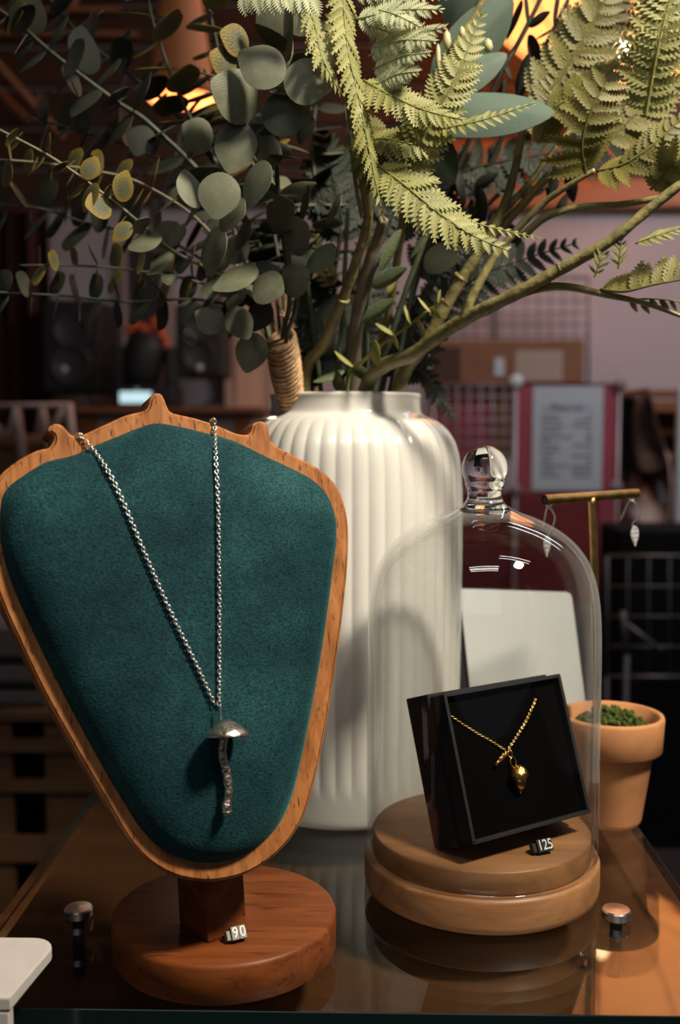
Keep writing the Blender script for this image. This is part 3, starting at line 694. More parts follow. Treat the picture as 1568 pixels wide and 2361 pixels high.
# ------------------------------------------------------------------ white stand at the shelf front
zs1 = 0.030
ws = thing('white_stand', 'white metal stand with rounded top plate overlapping the shelf front', 'stand', G(60, 2200, 0))
c0 = G(127, 2172, zs1)
ry = c0.y; rx = c0.x
ra = 0.010; pl_ = []
for i in range(7):
    a = math.pi/2*i/6; pl_.append(Vector((rx-ra+ra*math.sin(a), ry-ra+ra*math.cos(a)+0.004, zs1)))
yf = G(22, 2300, zs1).y
rx2 = G(22, 2300, zs1).x
pl_ += [Vector((rx2, yf, zs1)), Vector((-0.30, yf, zs1)), Vector((-0.30, ry+0.004, zs1))]
pl_ = list(reversed(pl_))
mobj('top_plate', prism(pl_, Vector((0, 0, 1)), 0.0055, 0.0008, 2), M['device_white'], ws, False)
mobj('front_leg', bb(-0.30, rx2-0.0005, yf+0.0002, yf+0.0055, -0.16, zs1-0.0058, 0.0006), M['device_white'], ws, False)
fc = Vector((rx-0.030, ry-0.010, 0))
mobj('foot', lathe([(0, 0), (0.012, 0), (0.013, 0.001), (0.013, 0.004), (0.008, 0.006), (0.008, zs1-0.0055), (0, zs1-0.0055)], fc, 32), M['rubber'], ws)

# ------------------------------------------------------------------ foliage in the vase
def leaf_mesh(name, mat, tip=0.12, cup=0.05, width=1.0, n=24, fold=0.0, thick=0.014):
    """unit leaf: base at origin, blade along +Y, length about 1, both faces and a rim"""
    V, F = [], []; rings = (1.0, 0.72, 0.38)
    out = []
    for i in range(n):
        a = -math.pi/2+2*math.pi*i/n; x = 0.5*width*math.cos(a); y = 0.5+0.5*math.sin(a)
        s = max(0, math.sin(a)); y += tip*s**9; x *= (1-0.10*s**4) if s > 0 else 1-0.12*(-math.sin(a))**3 if math.sin(a) < 0 else 1
        out.append(Vector((x, y, 0)))
    c = Vector((0, 0.5, 0))
    for side in (1, -1):
        k0 = len(V)
        for r in rings:
            for q in out:
                p = c+(q-c)*r; z = cup*(r*r)*0.9 - cup + fold*abs(p.x)
                V.append(Vector((p.x, p.y, -z*1.0+side*thick/2)))
        V.append(Vector((0, 0.5, cup+side*thick/2))); cidx = len(V)-1
        for j in range(len(rings)-1):
            for i in range(n):
                a, b = k0+j*n+i, k0+j*n+(i+1) % n; q = (a, b, b+n, a+n); F.append(q if side > 0 else tuple(reversed(q)))
        for i in range(n):
            a, b = k0+(len(rings)-1)*n+i, k0+(len(rings)-1)*n+(i+1) % n; q = (a, b, cidx); F.append(q if side > 0 else tuple(reversed(q)))
    k1 = len(rings)*n+1; r0 = len(V)
    V += [v.copy() for v in V[0:n]]+[v.copy() for v in V[k1:k1+n]]
    for i in range(n): F.append((r0+i, r0+n+i, r0+n+(i+1) % n, r0+(i+1) % n))
    return meshdata(name, V, F, mat)
LM = {k: leaf_mesh('leaf_'+k, M[k]) for k in ('euc', 'euc_shaded', 'euc_yellow')}
LFLAT = {k: leaf_mesh('leaf_flat_'+k, M[k], tip=0.10, cup=0.05, width=0.55, fold=0.12) for k in ('leaf_green', 'leaf_lime', 'leaf_shadow', 'fern_dark')}
MOUTH = VC+Vector((0, 0, vz(908)))
def stem_pts(pts, invase=True):
    q = [P(*p) for p in pts]
    if invase:
        b = q[0]; dirv = Vector((b.x-MOUTH.x, b.y-MOUTH.y, 0))
        q = [VC+Vector((-dirv.x*0.4, -dirv.y*0.4, 0.016)), VC+Vector((dirv.x*0.35, dirv.y*0.35, 0.16))]+q
    return q
def taper(n, r0, r1): return [r0+(r1-r0)*i/max(1, n-1) for i in range(n)]
def put_leaf(me, base, d, nrm, L, parent, wscale=1.0, name='leaf'):
    d = d.normalized(); z = (nrm-d*nrm.dot(d)); z = z.normalized() if z.length > 1e-4 else d.orthogonal().normalized()
    x = d.cross(z)
    return inst(name, me, frame(base, x*(L*wscale), d*L, z*L), parent)
def hero(me, px, py, Y, wpx, lpx, ang, parent, flip=1):
    """round leaf whose outline covers wpx across and lpx along its tip direction, seen at pixel px,py"""
    c = P(px, py, Y); k = mpp(c); a = math.radians(ang)
    d = RIGHT*math.cos(a)+UP*math.sin(a); t = -FWD; x = d.cross(t)
    big = max(wpx, lpx); 
    if lpx < wpx*0.93:
        th = math.acos(max(0.12, lpx/wpx))*flip; d2 = d*math.cos(th)+t*math.sin(th); n2 = t*math.cos(th)-d*math.sin(th); L = wpx*k; ws_ = 1.0
    elif wpx < lpx*0.80:
        th = math.acos(max(0.12, wpx/lpx))*flip; d2 = d; n2 = t*math.cos(th)+x*math.sin(th); L = lpx*k; ws_ = 1.0
    else: d2, n2, L, ws_ = d, t, lpx*k, wpx/lpx
    return put_leaf(me, c-d2*L*0.5-n2*L*0.08, d2, n2, L, parent, ws_)
SPRIGS = 'eucalyptus sprigs in the vase'
def euc(label, pts, th=(13, 6), size=(88, 42), gap=48, seed=1, mats=('euc',), tipmat=None, stem='euc_stem', start=0, heroes=(), stop=1.0, invase=True, face=0.35):
    rng = random.Random(seed)
    q = stem_pts(pts, invase); off = len(q)-len(pts)
    c = crv(q, 6); k = mpp(q[-1])
    r = thing('eucalyptus_sprig', label, 'eucalyptus', c[0], SPRIGS)
    mobj('stem', tube(c, taper(len(c), th[0]*k/2, th[1]*k/2), 8), M[stem], r)
    i0 = (off+start)*6; acc = 0.0; kk = 0; tot = sum((c[i+1]-c[i]).length for i in range(i0, len(c)-1)) or 1; run = 0
    for i in range(i0, len(c)-1):
        s = (c[i+1]-c[i]).length; acc += s; run += s; f = run/tot
        if acc >= gap*k*(0.75+0.25*(1-f)) and f < stop:
            acc = 0; t = (c[i+1]-c[i]).normalized(); u = t.orthogonal().normalized(); ang = kk*math.pi/2+rng.uniform(-0.35, 0.35)+seed; kk += 1
            L = (size[0]+(size[1]-size[0])*f)*k*rng.uniform(0.85, 1.12)
            mt = tipmat if (tipmat and f > rng.uniform(0.30, 0.60)) else rng.choice(mats)
            for s2 in (0, math.pi):
                qd = Quaternion(t, ang+s2) @ u
                d = (qd+t*rng.uniform(0.05, 0.45)+Vector((0, 0, -0.12))).normalized()
                nrm = (t*(1-face)-FWD*face+Vector((rng.uniform(-.25, .25), rng.uniform(-.25, .25), rng.uniform(0, .35))))
                put_leaf(LM[mt], c[i]+d*0.0015, d, nrm, L, r)
    for h in heroes: hero(LM[h[7] if len(h) > 7 else 'euc'], *h[:6], r, h[6] if len(h) > 6 else 1)
    return r
# front, lit sprigs
euc('eucalyptus sprig with yellow-edged tip leaves arching over the bust', [(655, 885, .66), (640, 780, .63), (590, 690, .60), (490, 625, .575), (395, 575, .565), (275, 475, .56), (130, 370, .555), (0, 300, .55), (-60, 270, .55)], (13, 5.5), (70, 40), 62, 4, ('euc',), 'euc_yellow', 'euc_stem_pale', 2,
    heroes=[(336, 553, .555, 58, 76, 200, 1), (545, 635, .555, 72, 105, 205, 1), (385, 545, .575, 70, 60, 40, 1), (232, 472, .545, 68, 44, 200, 1, 'euc_yellow'), (205, 450, .545, 48, 66, 250, 1, 'euc_yellow'), (283, 532, .55, 42, 52, 225, 1, 'euc_yellow'), (287, 432, .55, 36, 66, 75, 1, 'euc_yellow'), (207, 388, .55, 46, 54, 60, 1, 'euc_yellow'), (365, 610, .56, 40, 58, 215, 1), (390, 638, .57, 40, 34, 270, 1)])
euc('eucalyptus sprig with large round leaves facing the room above the bust', [(665, 890, .645), (652, 785, .62), (668, 690, .60), (655, 560, .585), (640, 430, .575), (640, 300, .565), (655, 178, .545), (672, 110, .555), (655, 20, .58), (640, -40, .59)], (14, 9), (80, 80), 90, 6, ('euc', 'euc_shaded'), None, 'euc_stem', 2,
    heroes=[(607, 152, .525, 104, 110, 150, 1), (705, 185, .525, 110, 104, -12, 1), (552, 222, .535, 124, 95, 165, 1), (653, 261, .535, 106, 104, -2, 1), (462, 314, .55, 82, 58, 158, 1), (543, 331, .54, 100, 112, 258, 1), (620, 342, .55, 66, 88, 100, 1, 'euc'), (588, 416, .53, 72, 102, 256, 1), (505, 444, .535, 100, 100, 262, 1), (443, 437, .55, 54, 84, 105, 1), (530, 492, .545, 92, 58, 330, 1), (702, 295, .56, 42, 62, 250, 1, 'euc_shaded'), (640, 46, .555, 100, 84, 110, 1), (655, 74, .545, 122, 24, 5, 1), (547, 92, .56, 74, 56, 170, 1, 'euc_yellow'), (520, 143, .56, 70, 52, 165, 1, 'euc_yellow')])
euc('eucalyptus sprig with overlapping oval leaves just above the twine', [(672, 892, .64), (660, 785, .615), (685, 690, .60), (660, 560, .59), (650, 470, .59), (632, 400, .60), (612, 330, .61)], (13, 8), (70, 60), 90, 9, ('euc', 'euc_shaded'), None, 'euc_stem', 2,
    heroes=[(640, 496, .57, 90, 62, 20, 1), (677, 546, .565, 94, 54, 25, 1), (487, 572, .56, 68, 104, 262, 1), (613, 660, .55, 86, 72, 330, 1), (675, 648, .56, 78, 64, 20, 1), (736, 591, .565, 88, 56, 320, 1), (485, 738, .57, 68, 66, 150, 1), (550, 741, .565, 66, 76, 300, 1), (580, 808, .58, 76, 86, 255, 1), (555, 540, .575, 78, 40, 340, 1), (695, 472, .575, 92, 24, 350, 1), (765, 480, .59, 74, 26, 340, 1), (545, 575, .59, 60, 72, 60, 1), (520, 655, .60, 60, 60, 200, 1), (440, 775, .60, 44, 30, 200, 1, 'euc_shaded'), (600, 725, .60, 60, 72, 240, 1, 'euc_shaded')])
# shaded sprigs fanning out to the left, shade put into their leaf colour
DM = ('euc_shaded', 'euc')
euc('dark eucalyptus sprig running up to the ceiling battens', [(650, 895, .675), (600, 700, .67), (500, 450, .66), (350, 290, .645), (270, 235, .64), (130, 130, .63), (35, 48, .625), (-40, 0, .62)], (15, 9), (98, 78), 62, 12, ('euc_shaded',), None, 'euc_stem', 1, heroes=[(28, 30, .615, 58, 84, 250, 1, 'euc_yellow'), (82, 36, .63, 42, 74, 80, 1, 'euc_shaded'), (52, 108, .63, 44, 62, 235, 1, 'euc_shaded'), (200, 118, .66, 56, 100, 95, 1, 'euc_shaded'), (172, 182, .64, 78, 22, 195, 1, 'euc_shaded'), (325, 320, .63, 68, 66, 250, 1, 'euc_shaded')])
euc('dark eucalyptus sprig crossing behind the thick stem toward the planks', [(655, 895, .69), (610, 650, .70), (520, 420, .70), (400, 255, .70), (310, 180, .70), (190, 85, .70), (110, -10, .70)], (12, 7), (96, 70), 56, 14, ('euc_shaded',), None, 'euc_stem', 1)
euc('dark eucalyptus sprig standing before the orange pendant shade', [(660, 895, .69), (630, 650, .69), (540, 450, .685), (430, 255, .68), (390, 160, .68), (350, 40, .68), (335, -40, .68)], (11, 7), (96, 78), 60, 17, ('euc_shaded',), 'euc_yellow', 'euc_stem', 1)
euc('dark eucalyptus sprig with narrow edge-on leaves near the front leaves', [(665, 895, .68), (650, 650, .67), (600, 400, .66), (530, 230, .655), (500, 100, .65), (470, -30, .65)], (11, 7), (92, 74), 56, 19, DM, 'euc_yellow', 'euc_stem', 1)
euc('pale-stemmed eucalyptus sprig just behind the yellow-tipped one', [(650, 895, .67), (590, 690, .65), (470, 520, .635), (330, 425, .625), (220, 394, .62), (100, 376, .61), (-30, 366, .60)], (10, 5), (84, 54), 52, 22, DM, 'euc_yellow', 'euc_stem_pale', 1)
euc('dark eucalyptus sprig reaching level over the window speakers', [(652, 895, .68), (600, 730, .67), (470, 655, .66), (300, 622, .65), (160, 612, .645), (45, 612, .64)], (9, 4), (80, 46), 44, 25, ('euc_shaded',), 'euc_yellow', 'euc_stem', 1)
euc('lowest dark eucalyptus sprig stretching straight across the speakers', [(650, 895, .68), (590, 740, .67), (470, 692, .66), (300, 696, .65), (160, 683, .645), (0, 674, .64), (-60, 672, .64)], (9, 4), (78, 52), 50, 28, ('euc_shaded',), None, 'euc_stem', 1)
euc('dark eucalyptus sprig drooping toward the red curtain', [(648, 895, .70), (580, 700, .71), (400, 560, .71), (220, 520, .71), (90, 480, .70), (-30, 470, .70)], (10, 5), (98, 80), 50, 31, ('euc_shaded',), None, 'euc_stem', 1)
euc('dark eucalyptus sprig filling the shade between the upper sprigs', [(655, 895, .71), (600, 640, .73), (480, 430, .735), (330, 350, .74), (180, 300, .74), (60, 270, .74)], (10, 6), (98, 84), 50, 33, ('euc_shaded',), None, 'euc_stem', 1)
euc('dark eucalyptus sprig hidden deep behind the front round leaves', [(690, 895, .69), (690, 650, .69), (640, 480, .69), (560, 340, .69), (520, 250, .69), (470, 160, .69)], (11, 7), (100, 86), 42, 36, ('euc_shaded',), None, 'euc_stem', 1)
euc('dark eucalyptus sprig rising upright behind the fern', [(720, 895, .69), (740, 700, .69), (735, 500, .69), (720, 330, .69), (735, 180, .69), (720, 60, .69)], (12, 7), (80, 66), 52, 39, ('euc_shaded', 'euc'), None, 'euc_stem', 1)

# twine-wrapped bundle
k = mpp(P(655, 850, .63)); ta, tb = P(672, 930, .648), P(648, 785, .618)
tw = thing('twine_wrap', 'jute twine wrapped tightly around the eucalyptus stems in the vase', 'twine', ta)
NT = 17
for i in range(NT):
    f = i/(NT-1); c = ta.lerp(tb, f); ax = (tb-ta).normalized(); u = ax.orthogonal().normalized(); v = ax.cross(u); rr = (27+7*math.sin(f*math.pi*0.75))*k
    tilt = 0.22+0.10*math.sin(i*1.7)
    ring = [c+(u*math.cos(a)+v*math.sin(a))*rr+ax*(math.cos(a+0.6)*rr*tilt) for a in [2*math.pi*j/20 for j in range(21)]]
    mobj('twine_turn', tube(ring, 5.2*k, 6, cap=False), M['twine'], tw)
mobj('twine_core', tube([ta, tb], [26*k, 30*k], 16), M['twine'], tw)
random.seed(5)
for j in range(3):
    p = ta.lerp(tb, 0.98)+RIGHT*random.uniform(-.003, .004)
    mobj('loose_end', tube(crv([p, p+UP*0.012+RIGHT*random.uniform(-.006, .003), p+UP*random.uniform(.016, .026)+RIGHT*random.uniform(-.008, .002)], 5), 1.8*k, 5), M['twine'], tw)

# fern fronds
def pinna_mesh(name, mat, teeth=7, width=0.42, depth=0.55, fold=0.25, fwd=0.10, curl=0.12):
    V, F = [], []; N = teeth
    def prof(f): return 0.5*width*(0.55+0.55*math.sin(math.pi*min(1, f*0.9+0.1))**0.8)*(1-f**3*0.75)
    def add(x, y): V.append(Vector((x, y, fold*abs(x)-curl*y*y))); return len(V)-1
    mid = [add(0, i/N*0.97) for i in range(N+1)]
    for s in (1, -1):
        for i in range(N):
            f0, f1 = i/N, (i+1)/N; w0 = prof((f0+f1)/2)
            a = add(s*w0*(1-depth), f0*0.97+0.03); b = add(s*w0, f0*0.97+fwd+0.06); b2 = add(s*w0*0.93, f0*0.97+fwd+0.10); c = add(s*w0*(1-depth), f1*0.97+0.03)
            for q in ((mid[i], a, c, mid[i+1]), (a, b, b2, c)): F.append(q if s > 0 else tuple(reversed(q)))
    t_ = add(0, 1.05); F.append((mid[N], t_, len(V)-2)) if False else None
    return meshdata(name, V, F, mat)
PM = {'fern': pinna_mesh('pinna_fern', M['fern']), 'fern_pale': pinna_mesh('pinna_pale', M['fern_pale'], 7, 0.50, 0.70, 0.2, 0.16),
      'fern_olive': pinna_mesh('pinna_olive', M['fern_olive'], 8, 0.36, 0.35, 0.2, 0.05), 'fern_dark': pinna_mesh('pinna_dark', M['fern_dark'], 8, 0.34, 0.30, 0.2, 0.04),
      'fern_comb': pinna_mesh('pinna_comb', M['fern'], 6, 0.34, 0.45, 0.3, 0.10)}
RIBM = {'fern': 'fern', 'fern_pale': 'fern_pale', 'fern_olive': 'fern_olive', 'fern_dark': 'fern_dark', 'fern_comb': 'fern'}
def frond(root, pts, n, Lpx, kind='fern', tilt=(0, 0, 0), ang=62, sides='LR', rib=5, prof=None, wsc=1.0, seed=0):
    rng = random.Random(seed+n); c = crv([P(*p) for p in pts], 10); k = mpp(c[len(c)//2])
    m = mobj('frond_rib', tube(c, taper(len(c), rib*k/2, rib*k/5), 6), M[RIBM[kind]], root)
    nrm0 = (-FWD+RIGHT*tilt[0]+UP*tilt[1]).normalized(); seg = [0.0]
    for a, b in zip(c[:-1], c[1:]): seg.append(seg[-1]+(b-a).length)
    for i in range(n):
        f = (i+0.6)/n; d = f*seg[-1]; j = 0
        while j < len(seg)-2 and seg[j+1] < d: j += 1
        p = c[j].lerp(c[j+1], (d-seg[j])/max(1e-9, seg[j+1]-seg[j])); t = (c[j+1]-c[j]).normalized()
        nrm = (nrm0-t*nrm0.dot(t)).normalized(); sd = t.cross(nrm)      # right-hand side seen from the camera
        pf = prof(f) if prof else (0.55+0.75*math.sin(math.pi*min(1, 0.25+f*0.72)))*(1-0.55*f**3)/1.2
        for s, ch in ((1, 'R'), (-1, 'L')):
            if ch not in sides: continue
            a = math.radians(ang+rng.uniform(-6, 6)-18*f); L = Lpx*k*pf*rng.uniform(0.9, 1.08)
            dd = sd*s*math.sin(a)+t*math.cos(a)-nrm*rng.uniform(-0.05, 0.18)+Vector((0, 0, -0.04))
            put_leaf(PM[kind], p, dd, nrm+sd*s*rng.uniform(-.2, .2), L, m, wsc, 'pinna')
    return m
FG = 'artificial fern sprays in the vase'
def spray(label, pts, th, stem='twig', leafmat=None, cat='fern', name='fern_spray', group=FG, invase=True, knots=()):
    q = stem_pts(pts, invase); c = crv(q, 6); k = mpp(q[len(q)//2])
    r = thing(name, label, cat, c[0], group)
    rad = [x*(1+0.06*math.sin(i*1.9)) for i, x in enumerate(taper(len(c), th[0]*k/2, th[1]*k/2))]
    mobj('stem', tube(c, rad, 10), M[stem], r)
    return r
def branch(root, pts, th, stem='twig'):
    c = crv([P(*p) for p in pts], 6); k = mpp(c[0])
    return mobj('branch', tube(c, taper(len(c), th[0]*k/2, th[1]*k/2), 9), M[stem], root)
def knot(root, px, py, Y, rpx, pts=None, stem='twig'):
    c = P(px, py, Y); k = mpp(c); d = (P(*pts)-c).normalized()
    return mobj('node_ring', tube([c-d*4*k, c-d*1.5*k, c+d*1.5*k, c+d*4*k], [rpx*k, rpx*1.12*k, rpx*1.12*k, rpx*k], 10), M[stem], root)
# 1: main spray up the centre
r = spray('yellow-green fern spray rising from the vase centre into bright fronds', [(702, 900, .652), (748, 790, .635), (790, 690, .615), (822, 600, .60), (848, 510, .58), (838, 420, .565), (815, 320, .555), (800, 180, .545), (790, 0, .55), (785, -60, .56)], (36, 12))
knot(r, 790, 690, .615, 16, (822, 600, .60))
branch(r, [(835, 500, .575), (820, 420, .56), (806, 300, .55)], (11, 8), 'twig_taupe')
frond(r, [(790, -30, .535), (800, 100, .525), (828, 230, .52), (850, 340, .52), (866, 420, .52), (885, 508, .52)], 24, 66, 'fern_comb', (0.8, 0.1, 0), 42, 'LR', 7, seed=1)
frond(r, [(700, -20, .53), (726, 60, .525), (742, 130, .52), (785, 215, .52)], 14, 60, 'fern_comb', (0.75, 0, 0), 38, 'LR', 7, seed=2)
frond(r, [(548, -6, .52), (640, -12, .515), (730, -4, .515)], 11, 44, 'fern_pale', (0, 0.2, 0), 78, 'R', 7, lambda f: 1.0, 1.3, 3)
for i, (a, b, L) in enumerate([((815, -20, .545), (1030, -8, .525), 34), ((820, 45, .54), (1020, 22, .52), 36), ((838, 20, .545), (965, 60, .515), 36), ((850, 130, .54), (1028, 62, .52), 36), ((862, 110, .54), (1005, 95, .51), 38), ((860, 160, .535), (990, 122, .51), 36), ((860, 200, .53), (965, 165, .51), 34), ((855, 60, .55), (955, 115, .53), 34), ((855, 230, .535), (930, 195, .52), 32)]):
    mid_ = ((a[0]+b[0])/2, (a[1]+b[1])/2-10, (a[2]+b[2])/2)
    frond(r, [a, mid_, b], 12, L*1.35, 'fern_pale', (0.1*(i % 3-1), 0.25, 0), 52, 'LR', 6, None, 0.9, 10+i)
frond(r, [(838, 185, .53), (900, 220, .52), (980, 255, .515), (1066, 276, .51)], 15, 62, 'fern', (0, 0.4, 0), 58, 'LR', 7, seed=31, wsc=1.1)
frond(r, [(870, 380, .53), (930, 425, .52), (1010, 490, .515), (1095, 545, .515), (1172, 578, .515)], 15, 76, 'fern', (0, 0.35, 0), 58, 'LR', 8, seed=32, wsc=1.2)
frond(r, [(1020, 480, .525), (1100, 515, .53), (1180, 535, .535), (1250, 550, .54)], 12, 26, 'fern_comb', (0, 0.5, 0), 50, 'LR', 5, seed=33)
frond(r, [(880, 440, .55), (910, 400, .54), (960, 340, .53), (1010, 255, .525), (1060, 160, .525), (1100, 60, .53), (1112, 30, .53)], 22, 76, 'fern', (0.1, 0.2, 0), 60, 'LR', 6, seed=34, wsc=1.15)
frond(r, [(1000, 300, .53), (1080, 285, .52), (1160, 262, .52), (1235, 236, .52)], 13, 34, 'fern', (0, 0.6, 0), 60, 'LR', 6, seed=35)
frond(r, [(860, 300, .55), (880, 360, .54), (930, 430, .54), (960, 480, .54)], 11, 76, 'fern_olive', (0.1, 0.3, 0), 60, 'LR', 6, seed=36, wsc=1.2)
frond(r, [(838, 330, .545), (880, 320, .535), (940, 330, .53), (1000, 350, .53)], 10, 64, 'fern', (0, 0.4, 0), 60, 'LR', 6, seed=38, wsc=1.2)
frond(r, [(850, 420, .56), (900, 400, .55), (950, 400, .545), (1010, 425, .545)], 10, 60, 'fern_olive', (0, 0.3, 0), 60, 'LR', 6, seed=39, wsc=1.2)
frond(r, [(830, 260, .56), (850, 330, .55), (858, 400, .55), (880, 460, .55)], 11, 66, 'fern_olive', (-0.2, 0.2, 0), 58, 'LR', 6, seed=40, wsc=1.2)
frond(r, [(830, 40, .56), (760, 70, .56), (745, 150, .555), (755, 230, .56)], 9, 50, 'fern_olive', (0.2, 0.1, 0), 60, 'LR', 6, seed=37, wsc=1.2)
# 2: big forked branch to the right
r = spray('forked olive branch with fern fronds leaning right above the price list', [(838, 905, .64), (960, 812, .61), (1060, 742, .59), (1180, 682, .57), (1290, 622, .56), (1400, 560, .55), (1500, 480, .545), (1600, 400, .54)], (44, 20))
knot(r, 1020, 770, .60, 17, (1060, 742, .59)); knot(r, 1292, 620, .56, 14, (1400, 560, .55))
branch(r, [(1070, 735, .587), (1090, 680, .585), (1150, 580, .585), (1240, 480, .585), (1300, 435, .58), (1372, 392, .575)], (24, 11))
branch(r, [(1170, 686, .572), (1240, 664, .57), (1310, 661, .565), (1400, 680, .56), (1490, 700, .555), (1600, 740, .55)], (27, 8))
branch(r, [(1205, 545, .585), (1260, 500, .58), (1340, 478, .575), (1440, 470, .57), (1545, 452, .565)], (20, 13))
frond(r, [(1350, 400, .565), (1342, 330, .555), (1365, 250, .55), (1400, 190, .55)], 8, 112, 'fern_olive', (0, 0.2, 0), 74, 'LR', 8, lambda f: 1-0.45*f, 1.0, 41)
frond(r, [(1378, 395, .565), (1440, 378, .555), (1510, 330, .55), (1590, 255, .55)], 13, 70, 'fern_olive', (0, 0.5, 0), 60, 'LR', 8, seed=42, wsc=1.2)
frond(r, [(1488, 270, .57), (1502, 190, .565), (1520, 100, .56), (1545, 0, .56), (1555, -50, .56)], 15, 98, 'fern', (-0.1, 0.1, 0), 72, 'LR', 9, lambda f: 0.75+0.3*f, 1.15, 43)
frond(r, [(1500, 438, .55), (1530, 400, .545), (1560, 372, .54), (1600, 340, .54)], 7, 70, 'fern_olive', (0, 0.2, 0), 62, 'LR', 7, seed=44, wsc=1.3)
frond(r, [(1385, 668, .56), (1440, 672, .55), (1510, 656, .545), (1600, 640, .54)], 9, 82, 'fern_olive', (0, 0.3, 0), 84, 'L', 8, lambda f: 1-0.15*f, 1.2, 45)
frond(r, [(1370, 640, .553), (1385, 600, .55), (1395, 560, .55)], 6, 30, 'fern_comb', (0.4, 0, 0), 50, 'LR', 4, seed=46)
frond(r, [(1425, 620, .553), (1430, 580, .55), (1432, 535, .55)], 6, 30, 'fern_comb', (0.4, 0, 0), 50, 'LR', 4, seed=47)
frond(r, [(1465, 562, .55), (1510, 545, .545), (1590, 520, .54)], 9, 34, 'fern_comb', (0, 0.8, 0), 50, 'LR', 5, seed=48)
frond(r, [(1440, 690, .56), (1520, 690, .556), (1600, 700, .555)], 7, 40, 'fern_olive', (0, -0.6, 0), 60, 'R', 5, seed=49)
# 3: upright branch with the backlit fronds
r = spray('olive twig with backlit fern fronds in front of the glowing lantern', [(918, 903, .655), (975, 800, .64), (1060, 650, .63), (1110, 575, .625), (1160, 480, .62), (1185, 400, .615), (1207, 300, .61)], (40, 16))
knot(r, 1062, 640, .63, 17, (1110, 575, .625))
branch(r, [(1108, 580, .625), (1160, 520, .625), (1215, 460, .62), (1268, 400, .615)], (24, 18))
branch(r, [(1165, 480, .62), (1215, 430, .625), (1290, 330, .63), (1400, 210, .64), (1460, 130, .65)], (18, 9))
frond(r, [(1230, 240, .60), (1290, 180, .60), (1345, 90, .60), (1395, 0, .60), (1420, -50, .60)], 14, 92, 'fern_olive', (0.1, 0.2, 0), 66, 'LR', 7, seed=51, wsc=1.25)
frond(r, [(1290, 130, .66), (1350, 90, .66), (1400, 40, .66), (1450, -30, .66)], 10, 100, 'fern_olive', (-0.2, 0.1, 0), 66, 'LR', 7, seed=52, wsc=1.3)
frond(r, [(1260, 260, .59), (1330, 215, .585), (1400, 170, .58), (1460, 120, .58)], 10, 74, 'fern_olive', (0, 0.6, 0), 62, 'LR', 7, seed=53, wsc=1.3)
frond(r, [(1240, 330, .60), (1270, 240, .60), (1280, 170, .60)], 9, 66, 'fern_olive', (0.3, 0, 0), 62, 'LR', 6, seed=54, wsc=1.2)
frond(r, [(1400, 330, .62), (1480, 250, .62), (1560, 190, .62)], 9, 80, 'fern_olive', (0, 0.3, 0), 62, 'LR', 6, seed=55, wsc=1.2)
# 4: dark ferns in the shade
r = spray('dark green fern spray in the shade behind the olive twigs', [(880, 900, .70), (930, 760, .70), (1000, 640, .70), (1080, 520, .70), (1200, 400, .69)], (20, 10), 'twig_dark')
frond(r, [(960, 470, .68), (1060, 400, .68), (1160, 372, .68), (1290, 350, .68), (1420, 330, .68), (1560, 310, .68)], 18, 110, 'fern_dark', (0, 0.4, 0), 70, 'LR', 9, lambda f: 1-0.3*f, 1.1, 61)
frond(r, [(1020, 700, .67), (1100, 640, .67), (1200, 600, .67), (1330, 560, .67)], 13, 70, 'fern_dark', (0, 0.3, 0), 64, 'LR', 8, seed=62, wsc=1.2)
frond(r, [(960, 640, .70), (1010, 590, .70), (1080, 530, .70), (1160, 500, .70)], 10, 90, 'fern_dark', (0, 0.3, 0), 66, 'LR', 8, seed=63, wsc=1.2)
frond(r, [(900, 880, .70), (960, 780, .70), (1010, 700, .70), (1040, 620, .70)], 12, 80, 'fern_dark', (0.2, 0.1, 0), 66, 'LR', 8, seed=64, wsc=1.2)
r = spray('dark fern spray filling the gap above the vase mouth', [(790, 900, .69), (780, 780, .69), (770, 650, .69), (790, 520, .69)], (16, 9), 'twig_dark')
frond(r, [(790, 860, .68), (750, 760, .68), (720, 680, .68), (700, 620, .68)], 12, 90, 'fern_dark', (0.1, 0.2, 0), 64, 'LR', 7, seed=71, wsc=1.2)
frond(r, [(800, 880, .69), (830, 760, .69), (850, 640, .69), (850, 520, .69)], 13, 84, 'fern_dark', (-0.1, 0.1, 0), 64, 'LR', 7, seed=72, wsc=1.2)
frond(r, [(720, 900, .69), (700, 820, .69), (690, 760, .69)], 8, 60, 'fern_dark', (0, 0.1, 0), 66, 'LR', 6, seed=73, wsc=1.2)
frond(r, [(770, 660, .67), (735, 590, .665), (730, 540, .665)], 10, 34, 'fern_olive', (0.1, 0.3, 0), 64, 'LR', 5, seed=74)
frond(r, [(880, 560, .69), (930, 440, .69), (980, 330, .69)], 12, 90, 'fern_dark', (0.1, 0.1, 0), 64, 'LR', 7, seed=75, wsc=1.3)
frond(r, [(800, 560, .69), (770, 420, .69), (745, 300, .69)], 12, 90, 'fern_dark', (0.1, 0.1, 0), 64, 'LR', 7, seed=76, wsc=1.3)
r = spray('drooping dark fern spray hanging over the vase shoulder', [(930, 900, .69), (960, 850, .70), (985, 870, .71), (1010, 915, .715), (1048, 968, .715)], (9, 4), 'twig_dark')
frond(r, [(950, 850, .70), (985, 868, .705), (1012, 915, .71), (1052, 975, .71)], 13, 34, 'fern_dark', (0, 0.2, 0), 60, 'LR', 4, seed=81, wsc=1.3)
